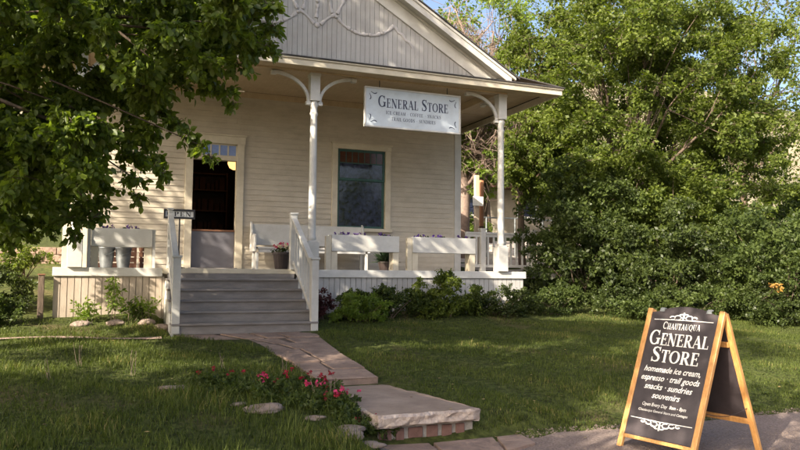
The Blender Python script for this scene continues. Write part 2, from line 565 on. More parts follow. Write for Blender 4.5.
# ------------------------------------------------------------------ path
def path_build():
    left = [(10.8, .95), (10.2, 1.45), (9.4, 1.95), (8.5, 2.08), (7.45, 2.12)]
    right = [(10.8, 2.98), (10.2, 2.93), (9.4, 2.86), (8.5, 2.82), (7.45, 2.78)]
    def lx(y): return float(np.interp(-y, [-p[0] for p in left], [p[1] for p in left]))
    def rx(y): return float(np.interp(-y, [-p[0] for p in right], [p[1] for p in right]))
    def pz(y): return float(np.interp(y, [7.45, 9, 10.8], [.385, .475, .60]))
    base = MB(); st = MB()
    rr = random.Random(4)
    rows = [7.45, 7.98, 8.45, 9.0, 9.42, 9.9, 10.3, 10.8]
    for k in range(len(rows) - 1):
        y0, y1 = rows[k], rows[k + 1]
        base.add([(lx(y0), y0, pz(y0) - .012), (rx(y0), y0, pz(y0) - .012), (rx(y1), y1, pz(y1) - .012), (lx(y1), y1, pz(y1) - .012)], [(0, 1, 2, 3)])
    for k in range(len(rows) - 1):
        y0, y1 = rows[k] + .018, rows[k + 1] - .018
        wdt = rx((y0 + y1) / 2) - lx((y0 + y1) / 2)
        m = 1 if k == 0 else max(2, int(round(wdt / .5)))
        cuts = [0] + [(i + rr.uniform(-.22, .22)) / m for i in range(1, m)] + [1]
        for i in range(m):
            c0, c1 = cuts[i], cuts[i + 1]
            j0, j1 = rr.uniform(-.10, .10) if i else 0, 0
            if i < m - 1: j1 = rr.uniform(-.1, .1)
            g0 = .022 if i else 0; g1 = .022 if i < m - 1 else 0
            A = [(lx(y0) + (rx(y0) - lx(y0)) * c0 + g0, y0), (lx(y0) + (rx(y0) - lx(y0)) * c1 - g1, y0),
                 (lx(y1) + (rx(y1) - lx(y1)) * c1 - g1 + j1 * .4, y1), (lx(y1) + (rx(y1) - lx(y1)) * c0 + g0 + j0 * .4, y1)]
            dz = rr.uniform(-.010, .012)
            A = [(x_ + rr.uniform(-.03, .03) * (1 if 0 < i < m - 1 else .3), y_ + rr.uniform(-.012, .012)) for x_, y_ in A]
            top = [(x, y, pz(y) + dz) for x, y in A]
            bot = [(x, y, pz(y) - .09) for x, y in A]
            st.add(bot + top, [(3, 2, 1, 0), (4, 5, 6, 7), (0, 1, 5, 4), (1, 2, 6, 5), (2, 3, 7, 6), (3, 0, 4, 7)])
    root = tag(base.build('path', MT['grout']), 'flagstone path from the stone steps to the porch stairs', kind='structure')
    o = st.build('flagstone_paving', MT['stone'], root, bevel=.008)
    # big lower slab: rough-hewn edge under a worn top
    sl = MB()
    def edgepts(z, off):
        pts = []
        cs = [(2.16, 5.80), (3.13, 5.84), (2.83, 7.43), (2.16, 7.43)]
        for q in range(4):
            p0, p1 = cs[q], cs[(q + 1) % 4]
            for i in range(14):
                t = i / 14
                x = p0[0] + (p1[0] - p0[0]) * t; y = p0[1] + (p1[1] - p0[1]) * t
                nxv, nyv = (p1[1] - p0[1]), -(p1[0] - p0[0])
                L = math.hypot(nxv, nyv)
                r = off + rr.uniform(-.012, .012)
                pts.append((x + nxv / L * r, y + nyv / L * r, z + rr.uniform(-.004, .004)))
        return pts
    rings = [edgepts(.195, .0), edgepts(.215, .02), edgepts(.25, .015), edgepts(.285, .02), edgepts(.305, .0)]
    nn = len(rings[0])
    for r_ in rings: sl.v += r_
    for i in range(len(rings) - 1):
        for j in range(nn):
            sl.f.append((i * nn + j, i * nn + (j + 1) % nn, (i + 1) * nn + (j + 1) % nn, (i + 1) * nn + j))
    sl.build('slab_edge', MT['stone_pale'], root)
    tp = MB()
    tp.v += list(rings[-1])
    tp.f.append(tuple(range(nn)))
    tp.build('slab_top', MT['stone_top'], root)
    # riser of bricks and mortar below the slab
    part('riser_mortar', MT['mortar'], root, (2.20, 3.10, 5.90, 7.3, -.05, .198))
    bk = MB()
    x = 2.205; i = 0
    for wd in (.15, .11, .17, .14, .13, .12):
        bk.box(x, x + wd - .035, 5.885, 5.93, .075 + rr.uniform(-.008, .008), .178 + rr.uniform(-.008, .005))
        x += wd + .005
    bk.build('riser_brick', MT['brickred'], root, bevel=.006)
    # landing at the bottom
    lm = MB()
    lp = [[(1.95, 5.30), (2.55, 5.22), (2.62, 5.78), (2.12, 5.86)], [(2.58, 5.2), (3.1, 5.32), (3.25, 5.80), (2.66, 5.78)],
          [(3.14, 5.36), (3.5, 5.5), (3.55, 5.82), (3.29, 5.8)], [(1.9, 4.7), (2.5, 4.72), (2.53, 5.18), (1.93, 5.26)], [(2.55, 4.7), (3.2, 4.85), (3.1, 5.28), (2.58, 5.16)]]
    for q in lp:
        lm.add([(x, y, -.02) for x, y in q] + [(x, y, .045 + .012 * (y - 5)) for x, y in q], [(3, 2, 1, 0), (4, 5, 6, 7), (0, 1, 5, 4), (1, 2, 6, 5), (2, 3, 7, 6), (3, 0, 4, 7)])
    lm.build('landing_stone', MT['stone'], root, bevel=.008)
path_build()

# ------------------------------------------------------------------ the store
YF, YW = 12.2, 14.6      # porch front, front wall
DK = 1.54                # deck level
CE = 5.10                # porch ceiling
XL, XR = -.70, 7.33      # body walls
store = empty('general_store', (3.3, YF, DK), 'cream clapboard general store with white gabled porch and open doorway', 'store')
S = store
# wall boards, cut around the door and the window
DO = (1.40, 2.52, DK, 4.17)      # door casing extent
WO = (4.35, 5.66, 2.36, 4.20)    # window casing extent
cb = MB()
course = .108
k = 0
z = DK - .02
while z < CE:
    z1 = min(z + course, CE)
    spans = [(XL + .02, XR - .14)]
    for (a0, a1, b0, b1) in (DO, WO):
        if z1 > b0 + .005 and z < b1 - .005:
            ns = []
            for s0, s1 in spans:
                if a1 < s0 or a0 > s1: ns.append((s0, s1)); continue
                ns += [(s0, a0 + .02), (a1 - .02, s1)]
            spans = ns
    for s0, s1 in spans:
        # split into board lengths
        cuts = [s0]
        while cuts[-1] + 3.4 < s1: cuts.append(cuts[-1] + random.uniform(1.9, 3.3))
        cuts.append(s1)
        for q in range(len(cuts) - 1):
            x0, x1 = cuts[q] + (.001 if q else 0), cuts[q + 1] - .001
            o0 = .020 + random.uniform(-.002, .002)
            cb.add([(x0, YW - o0, z), (x1, YW - o0, z), (x1, YW - .006, z1 + .004), (x0, YW - .006, z1 + .004),
                    (x0, YW + .012, z), (x1, YW + .012, z)], [(0, 1, 2, 3), (4, 5, 1, 0), (0, 3, 4), (1, 5, 2)])
    z = z1
cb.build('clapboard', MT['siding'], S)
wl = MB()
wl.box(XL, DO[0] + .05, YW, YW + .14, .5, CE); wl.box(DO[1] - .05, WO[0] + .05, YW, YW + .14, .5, CE)
wl.box(WO[1] - .05, XR, YW, YW + .14, .5, CE); wl.box(DO[0] + .05, DO[1] - .05, YW, YW + .14, DO[3] - .05, CE)
wl.box(DO[0] + .05, DO[1] - .05, YW, YW + .14, .5, DK - .02)
wl.box(WO[0] + .05, WO[1] - .05, YW, YW + .14, .5, WO[2] + .05); wl.box(WO[0] + .05, WO[1] - .05, YW, YW + .14, WO[3] - .05, CE)
wl.box(XL, XL + .14, YW + .14, 22, .5, CE); wl.box(XR - .14, XR, YW + .14, 22, .5, CE); wl.box(XL, XR, 22, 22.14, .5, CE)
wl.build('wall', MT['siding'], S)
part('corner_board', MT['white'], S, (XR - .135, XR + .02, YW - .035, YW - .001, DK, CE), (XR + .001, XR + .022, YW, YW + .16, DK, CE), bevel=.004)
part('corner_board', MT['trim'], S, (XL - .02, XL + .40, YW - .04, YW - .001, DK, CE), bevel=.004)
part('frieze_board', MT['ceiling'], S, (XL + .41, XR - .14, YW - .04, YW - .022, CE - .12, CE - .001), bevel=.003)

# door
fr = MB()
for x0, x1 in ((DO[0], DO[0] + .14), (DO[1] - .14, DO[1])): fr.box(x0, x1, YW - .045, YW + .14, DK, DO[3] - .15)
fr.box(DO[0] - .02, DO[1] + .02, YW - .05, YW + .14, DO[3] - .149, DO[3])
fr.box(DO[0] - .04, DO[1] + .04, YW - .075, YW - .0, DO[3] + .001, DO[3] + .035)
fr.box(DO[0] + .141, DO[1] - .141, YW - .02, YW + .13, 3.69, 3.77)
door_frame = fr.build('door_frame', MT['trim'], S, bevel=.004)
tr = MB()
tx0, tx1 = DO[0] + .142, DO[1] - .142
for x in np.linspace(tx0, tx1, 6): tr.box(max(tx0, x - .014), min(tx1, x + .014), YW + .02, YW + .05, 3.772, 4.018)
tr.box(tx0, tx1, YW + .022, YW + .048, 3.771, 3.795); tr.box(tx0, tx1, YW + .022, YW + .048, 3.995, 4.019)
tro = tr.build('transom', MT['trim'], S)
part('pane', MT['skypane'], tro, (tx0 + .005, tx1 - .005, YW + .033, YW + .038, 3.78, 4.01))
hd = part('half_door', MT['door'], S, (tx0 + .003, tx1 - .003, YW + .06, YW + .10, DK + .03, DK + .74), bevel=.004)
part('ledge', MT['brown'], hd, (tx0 + .003, tx1 - .003, YW + .04, YW + .12, DK + .742, DK + .775), bevel=.003)
part('threshold', MT['step'], S, (DO[0] + .10, DO[1] - .10, YW - .10, YW + .14, DK, DK + .028), bevel=.004)

# window
ws = MB()
for x0, x1 in ((WO[0], WO[0] + .12), (WO[1] - .12, WO[1])): ws.box(x0, x1, YW - .045, YW + .08, WO[2] + .07, WO[3] - .10)
ws.box(WO[0] - .01, WO[1] + .01, YW - .05, YW + .08, WO[3] - .099, WO[3]); ws.box(WO[0] - .03, WO[1] + .03, YW - .07, YW, WO[3] + .001, WO[3] + .03)
win = ws.build('window', MT['trim'], S, bevel=.004)
part('sill', MT['trim'], win, (WO[0] - .03, WO[1] + .03, YW - .09, YW + .08, WO[2], WO[2] + .068), bevel=.004)
wx0, wx1, wz0, wz1 = WO[0] + .122, WO[1] - .122, WO[2] + .07, WO[3] - .101
zm = 3.46
ss = MB()
for (z0, z1, y) in ((zm - .02, wz1, YW + .005), (wz0, zm + .02, YW + .035)):
    ss.box(wx0, wx0 + .055, y, y + .028, z0, z1); ss.box(wx1 - .055, wx1, y, y + .028, z0, z1)
    ss.box(wx0 + .056, wx1 - .056, y + .001, y + .027, z0, z0 + .05); ss.box(wx0 + .056, wx1 - .056, y + .001, y + .027, z1 - .05, z1)
ss.box(wx0 + .056, wx1 - .056, YW + .006, YW + .03, 3.80, 3.822)
for x in np.linspace(wx0 + .055, wx1 - .055, 8)[1:-1]: ss.box(x - .008, x + .008, YW + .008, YW + .028, 3.823, wz1 - .051)
ss.build('sash', MT['green'], win, bevel=.003)
part('pane', MT['glass'], win, (wx0 + .05, wx1 - .05, YW + .045, YW + .050, wz0 + .04, zm))
part('pane', MT['glass'], win, (wx0 + .05, wx1 - .05, YW + .016, YW + .021, zm + .02, 3.80))
part('coloured_pane', MT['amber'], win, (wx0 + .05, wx1 - .05, YW + .016, YW + .021, 3.822, wz1 - .045))

# dark room behind the door
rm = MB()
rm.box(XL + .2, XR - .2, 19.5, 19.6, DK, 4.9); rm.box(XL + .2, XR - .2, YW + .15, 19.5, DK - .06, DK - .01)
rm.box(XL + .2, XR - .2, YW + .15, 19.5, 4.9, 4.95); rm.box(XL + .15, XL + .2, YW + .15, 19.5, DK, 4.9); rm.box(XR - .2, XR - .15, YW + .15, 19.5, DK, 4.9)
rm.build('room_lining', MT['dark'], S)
shf = empty('shelf_unit', (2.3, 18.2, DK), 'dark wooden shelf unit in the shadowed shop seen through the doorway', 'shelves')
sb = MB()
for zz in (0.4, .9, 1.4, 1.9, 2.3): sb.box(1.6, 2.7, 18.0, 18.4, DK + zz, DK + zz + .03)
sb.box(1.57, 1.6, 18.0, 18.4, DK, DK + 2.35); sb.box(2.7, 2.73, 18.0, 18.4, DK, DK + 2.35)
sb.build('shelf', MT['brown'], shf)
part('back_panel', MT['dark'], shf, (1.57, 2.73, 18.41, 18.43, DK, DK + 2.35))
it = MB()
for zz in (.43, .93, 1.43, 1.93):
    x = 1.64
    while x < 2.6:
        wd = random.uniform(.05, .13); hh = random.uniform(.12, .3)
        it.box(x, x + wd, 18.05, 18.2, DK + zz + .002, DK + zz + hh); x += wd + .03
tag(it.build('packaged_goods', MT['roofbrown']), 'dim brown goods crowded on the shelves inside the doorway', 'goods', kind='stuff')
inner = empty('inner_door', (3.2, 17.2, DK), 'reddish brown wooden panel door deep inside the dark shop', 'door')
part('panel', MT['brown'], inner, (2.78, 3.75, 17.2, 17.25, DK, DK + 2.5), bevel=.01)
lampo = empty('ceiling_lamp', (2.62, 16.3, 4.9), 'glowing round globe lamp hanging just inside the doorway', 'lamp')
MB().tube([(2.62, 16.3, 4.9), (2.62, 16.3, 4.05)], .012).build('stem', MT['black'], lampo)
MB().lathe(2.62, 16.3, [(.05, 4.06), (.11, 4.03), (.155, 3.95), (.16, 3.88), (.12, 3.79), (.05, 3.75)], 20).build('globe', MT['globe'], lampo, smooth=True)

# deck
dk = MB()
y = YF + .03
while y < YW - .1:
    dk.box(-.68, 7.52, y, min(y + .095, YW - .05), DK - .035, DK - random.uniform(0, .001)); y += .10
dk.build('deck_boards', MT['deckwood'], S)
part('deck_edge', MT['white'], S, (-.72, .86, YF - .03, YF + .028, DK - .13, DK + .002), bevel=.005)
part('deck_edge', MT['white'], S, (3.07, 7.55, YF - .03, YF + .028, DK - .13, DK + .002), bevel=.005)
part('deck_edge', MT['trim'], S, (.862, 3.068, YF - .035, YF + .028, DK - .075, DK + .003), bevel=.006)
for x0, x1, mm in ((-.70, .90, 'skirt'), (3.03, 7.5, 'gable')):
    sk = MB()
    x = x0
    while x < x1 - .02:
        sk.box(x, min(x + .088, x1), YF + .0, YF + .022, .35, DK - .131); x += .098
    sk.box(x0, x1, YF + .023, YF + .05, .35, DK - .131)
    sk.build('skirting', MT[mm], S)
part('skirting', MT['skirt'], S, (-.70, -.67, YF + .051, YW, .35, DK - .131))
part('skirting', MT['gable'], S, (7.47, 7.5, YF + .051, YW - .9, .35, DK - .131))
# side walk to the right, at the back, with its railing
part('side_deck', MT['deckwood'], S, (7.53, 9.25, 13.3, 14.7, DK - .13, DK - .002))
def railing(x0, x1, y, parent, zt=.90, end_posts=True):
    r = part('railing', MT['white'], parent, (x0, x1, y - .045, y + .045, DK + zt, DK + zt + .04), (x0, x1, y - .02, y + .02, DK + zt - .065, DK + zt - .001), bevel=.004)
    part('bottom_rail', MT['white'], r, (x0, x1, y - .02, y + .02, DK + .10, DK + .16), bevel=.004)
    n = int((x1 - x0) / .135)
    for i in range(n):
        x = x0 + (i + .5) * (x1 - x0) / n
        part('baluster', MT['white'], r, (x - .02, x + .02, y - .018, y + .018, DK + .161, DK + zt - .066))
    return r
railing(7.38, 7.74, 14.4, S, .84)
railing(7.87, 9.05, 14.4, S, .84)
for x in (7.80, 9.11): part('newel_post', MT['white'], S, (x - .06, x + .06, 14.34, 14.46, DK - .13, DK + .93), (x - .075, x + .075, 14.325, 14.475, DK + .931, DK + .965), bevel=.005)

# stairs
NR = 6
rise = (DK - .60) / NR
for i in range(1, NR):
    zt = DK - i * rise
    y1 = YF - .03 - (i - 1) * .28
    st = part('stair_tread', MT['step'], S, (.90, 3.03, y1 - .31, y1 - .002, zt - .032, zt), bevel=.006)
    part('stair_riser', MT['step'], S, (.94, 2.99, y1 - .275, y1 - .25, zt - rise, zt - .033))
part('stair_riser', MT['step'], S, (.94, 2.99, YF - .034, YF - .031, DK - rise, DK - .076))
for x0 in (.90, 2.995):
    q = [(YF - .02, .5), (YF - .02, DK - rise - .035)]
    for i in range(1, NR):
        zt = DK - i * rise - .034; y1 = YF - .03 - (i - 1) * .28
        if i > 1: q.append((y1, zt))
        q.append((y1 - .27, zt))
    q = [(YF - .02, .5), (YF - .02, DK - rise - .035)]
    for i in range(1, NR):
        zt = DK - i * rise - .034; ya = YF - .03 - (i - 1) * .28
        q += [(ya - .001, zt), (ya - .27, zt)]
    q.append((YF - .03 - 4 * .28 - .27, .5))
    MB().prism(q, x0, x0 + .035, 'yz').build('stair_stringer', MT['white'], S)
def stair_rail(x, parent, nw=.055):
    yb, yt = 10.88, 12.12
    zb, zt = .60 + rise, DK
    root = part('handrail', MT['white'], parent, )  if False else None
    m = MB()
    m.beam((x, yb - .02, zb + .86), (x, yt + .02, zt + .86), .085, .045)
    m.beam((x, yb - .0, zb + .79), (x, yt, zt + .79), .04, .07)
    m.beam((x, yb - .0, zb + .12), (x, yt, zt + .12), .04, .07)
    r = m.build('handrail', MT['white'], parent, bevel=.004)
    for i in range(7):
        t = (i + .8) / 7.6
        y = yb + (yt - yb) * t; z = zb + (zt - zb) * t
        MB().beam((x, y, z + .13), (x, y, z + .77), .035, .035, (0, 1, 0)).build('baluster', MT['white'], r)
    part('newel_post', MT['white'], parent, (x - .055, x + .055, yb - .13, yb - .02, zb - .14, zb + .93), (x - .07, x + .07, yb - .145, yb - .005, zb + .931, zb + .965), bevel=.005)
    part('newel_post', MT['white'], parent, (x - nw, x + nw, yt + .02, yt + .13, zt - .0, zt + .93), (x - nw - .015, x + nw + .015, yt + .005, yt + .145, zt + .931, zt + .965), bevel=.005)
stair_rail(.955, S, .032)
stair_rail(2.97, S)

# porch columns with capital and brackets
def column(x, y, m):
    c = MB()
    prof = [(.062, DK + .50), (.075, DK + .53), (.075, DK + .56), (.064, DK + .58), (.066, DK + .75), (.060, 4.05), (.058, 4.20), (.072, 4.23), (.072, 4.26),
            (.058, 4.28), (.058, 4.36), (.074, 4.39), (.074, 4.42), (.062, 4.45), (.062, 4.47)]
    c.lathe(x, y, prof, 20)
    c.box(x - .085, x + .085, y - .085, y + .085, 4.471, 4.955)
    col = c.build('column', m, S)
    mods = col.modifiers.new('edge', 'EDGE_SPLIT')
    mods.split_angle = math.radians(40)
    col.data.polygons.foreach_set('use_smooth', [True] * len(col.data.polygons))
    part('plinth', m, col, (x - .105, x + .105, y - .105, y + .105, DK + .003, DK + .47), (x - .085, x + .085, y - .085, y + .085, DK + .471, DK + .499), bevel=.006)
    part('capital', m, col, (x - .095, x + .095, y - .095, y + .095, 4.90, 4.95))
    return col
def bracket(x, y, sx, sy, m, parent):
    """curved brace springing from the column side to the beam"""
    b = MB()
    pts = []
    R1, R2 = .62, .46
    n = 14
    prof = []
    for i in range(n + 1):
        th = math.pi / 2 * i / n
        prof.append((.10 + R1 * (1 - math.cos(th)), 4.46 + R2 * math.sin(th)))
    for i in range(n):
        (a0, z0), (a1, z1) = prof[i], prof[i + 1]
        p0 = (x + sx * a0, y + sy * a0, z0); p1 = (x + sx * a1, y + sy * a1, z1)
        b.beam(p0, p1, .05, .055, up=(sy, sx, 0) if i < n / 3 else (0, 0, 1))
    # small foot block and outer end block
    d = .035
    for a0, zz, hw in ((.105, 4.43, .04), (.10 + R1, 4.905, .045)):
        cx, cy = x + sx * a0, y + sy * a0
        b.box(cx - hw, cx + hw, cy - hw, cy + hw, zz - .03, zz + .03)
    return b.build('bracket', m, parent, bevel=.003)
cols = []
for x in (-.42, 3.3, 7.02):
    c_ = column(x, YF + .02, MT['white']); cols.append(c_)
    for s_ in (-1, 1):
        if x < 0 and s_ < 0: continue
        if x > 7 and s_ > 0: continue
        bracket(x, YF + .02, s_, 0, MT['white'], c_)
    if x != 3.3: bracket(x, YF + .02, 0, 1, MT['white'], c_)
part('porch_beam', MT['ceiling'], S, (-.52, 7.12, YF - .06, YF + .10, 4.956, CE + .0), bevel=.004)
part('porch_beam', MT['ceiling'], S, (6.94, 7.10, YF + .101, YW - .04, 4.957, CE), bevel=.004)
part('porch_beam', MT['ceiling'], S, (-.50, -.34, YF + .101, YW - .04, 4.957, CE), bevel=.004)
# ceiling of narrow boards (soffit all round)
cl = MB()
y = 11.80
while y < YW - .05:
    cl.box(-1.2, 8.08, y, min(y + .083, YW - .045), CE + .001, CE + .02); y += .088
cl.box(-1.2, 8.08, 11.8, YW, CE + .021, CE + .03)
cl.box(XR + .03, 8.08, YW, 22.5, CE + .002, CE + .025); cl.box(-1.2, XL - .01, YW, 22.5, CE + .002, CE + .025)
cl.build('porch_ceiling', MT['ceiling'], S)
# eaves: fascia with a small crown moulding
def fascia(x0, x1, y0, y1):
    return part('fascia', MT['trim'], S, (x0, x1, y0, y1, CE - .14, CE + .0), (x0 - (.0), x1, y0 - .02 if y1 - y0 < .2 else y0, y1, CE + .001, CE + .03), bevel=.004)
part('fascia', MT['trim'], S, (-1.24, 8.12, 11.765, 11.80, 4.955, 5.055), (-1.26, 8.14, 11.74, 11.799, 5.056, 5.085), bevel=.004)
part('soffit', MT['ceiling'], S, (-1.2, 8.08, 11.801, YF - .061, 4.985, 5.005))
part('fascia', MT['trim'], S, (8.085, 8.12, 11.801, 22.5, 4.955, 5.055), (8.085, 8.14, 11.801, 22.5, 5.056, 5.085), bevel=.004)
part('fascia', MT['trim'], S, (-1.24, -1.205, 11.801, 22.5, 4.955, 5.055), bevel=.004)
rf = MB()
# skirt roof: front strip and both sides, rising to the gable
rf.add([(-1.28, 11.72, 5.087), (8.16, 11.72, 5.087), (7.2, 12.14, 5.17), (-.6, 12.14, 5.17), (-1.28, 11.72, 5.107), (8.16, 11.72, 5.107), (7.2, 12.14, 5.19), (-.6, 12.14, 5.19)],
       [(3, 2, 1, 0), (4, 5, 6, 7), (0, 1, 5, 4), (1, 2, 6, 5), (3, 0, 4, 7)])
rf.add([(8.16, 11.725, 5.088), (8.16, 22.6, 5.088), (6.9, 22.6, 5.40), (6.9, 12.2, 5.40), (8.16, 11.725, 5.106), (8.16, 22.6, 5.106), (6.9, 22.6, 5.42), (6.9, 12.2, 5.42)],
       [(3, 2, 1, 0), (4, 5, 6, 7), (0, 1, 5, 4), (3, 0, 4, 7)])
rf.build('skirt_roof', MT['shingle'], S)
# gable: slopes meet over the middle column
GX, SL = 3.3, .588
def zo(x): return 5.20 + SL * (3.70 - abs(x - GX))      # outer edge of the rake
gb = MB()
x = -.3
while x < 6.9:
    x1 = x + .082
    za, zb = zo(x) - .10, zo(x1) - .10
    if min(za, zb) > 5.2:
        gb.prism([(x, 5.12), (x1, 5.12), (x1, zb), (x, za)], 12.10, 12.118)
    x += .088
gb.prism([(-.3, 5.12), (6.9, 5.12), (6.9, zo(6.9) - .1), (GX, zo(GX) - .1), (-.3, zo(-.3) - .1)], 12.119, 12.15)
gb.build('gable_boarding', MT['gable'], S)
rk = MB(); so = MB(); fz = MB(); mr = MB()
for sgn in (-1, 1):
    def P(t, dz): return (GX + sgn * t, zo(GX + sgn * t) + dz)
    rk.prism([P(0, 0), P(3.72, 0), P(3.72, -.12), P(0, -.12)], 11.80, 11.83)
    rk.prism([P(0, .05), P(3.80, .05), P(3.80, .001), P(0, .001)], 11.77, 11.83)
    so.prism([P(.0, -.045), P(3.68, -.045), P(3.68, -.065), P(.0, -.065)], 11.831, 12.10)
    fz.prism([P(.0, -.066), P(3.55, -.066), P(3.30, -.36), P(.0, -.36)], 12.062, 12.099)
    fz.prism([P(.0, -.066), P(3.55, -.066), P(3.50, -.12), P(.0, -.12)], 12.03, 12.061)
    mr.prism([P(-.0, .051), P(3.86, .051), P(3.86, .075), P(-.0, .075)], 11.74, 22.6)
rk.build('rake_board', MT['white'], S, bevel=.004)
so.build('rake_soffit', MT['white'], S)
fz.build('rake_frieze', MT['white'], S, bevel=.004)
mr.build('roof', MT['shingle'], S)
part('gable_back', MT['gable'], S, (-.3, 6.9, 22.3, 22.4, 5.0, 5.3))

# applied scroll garland on the gable
def garland():
    b = MB()
    y = 12.092
    def swag(p0, p1, n=10, sag=.03):
        """bone shaped link: thick at both ends"""
        pts, rad = [], []
        for i in range(n + 1):
            t = i / n
            pts.append((p0[0] + (p1[0] - p0[0]) * t, y, p0[1] + (p1[1] - p0[1]) * t - sag * math.sin(math.pi * t)))
            rad.append(.016 + .016 * abs(math.cos(math.pi * t)) ** 2.5 + .008 * math.sin(3 * math.pi * t) ** 2)
        b.tube(pts, rad, 10, flat=.55)
    def ball(p, r=.034):
        b.tube([(p[0], y - .02, p[1]), (p[0], y - .012, p[1]), (p[0], y, p[1]), (p[0], y + .01, p[1])], [r * .4, r * .8, r, r], 12)
        b.tube([(p[0], y - .024, p[1]), (p[0], y + .005, p[1])], [r * .35, r * .45], 8)
    chain = [(3.64, 5.98), (3.93, 5.78), (4.22, 5.74), (4.50, 5.80), (4.71, 5.95)]
    centre = [(3.02, 5.98), (3.29, 5.79), (3.58, 5.98), (3.66, 6.28)]
    tail = [(4.76, 5.95), (4.82, 5.86), (4.90, 5.83), (4.96, 5.74), (5.04, 5.70), (5.10, 5.60)]
    for m_ in (0, 1):
        f = (lambda p: (2 * GX - p[0], p[1])) if m_ else (lambda p: p)
        for i in range(len(chain) - 1):
            p0, p1 = f(chain[i]), f(chain[i + 1]); dx, dz = p1[0] - p0[0], p1[1] - p0[1]
            swag((p0[0] + dx * .12, p0[1] + dz * .12), (p0[0] + dx * .88, p0[1] + dz * .88), sag=.025)
            ball(p0, .03)
        ball(f(chain[-1]), .045)
        pts = [(f(p)[0], y, f(p)[1]) for p in tail]
        b.tube(pts, [.036, .024, .03, .024, .026, .010], 10, flat=.55)
        # inner loops
        swag(f((3.62, 6.02)), f((3.36, 5.81)), sag=-.02)
        swag(f((3.66, 6.04)), f((3.78, 6.30)), sag=.0)
        swag(f((3.56, 6.04)), f((3.50, 6.32)), sag=.0)
        swag(f((3.80, 6.34)), f((3.66, 6.62)), sag=.03)
        swag(f((3.50, 6.36)), f((3.36, 6.58)), sag=-.03)
        swag(f((3.84, 6.36)), f((4.10, 6.42)), sag=-.05)
        ball(f((3.80, 6.33))); ball(f((3.50, 6.34)))
    ball((GX, 5.79), .05); ball((GX, 6.22), .036); ball((GX, 6.62), .05)
    swag((GX, 6.16), (GX - .02, 5.92), sag=.0)
    swag((GX, 6.28), (GX, 6.56), sag=.0)
    return b.build('scroll_garland', MT['garland'], S, smooth=False)
garland()

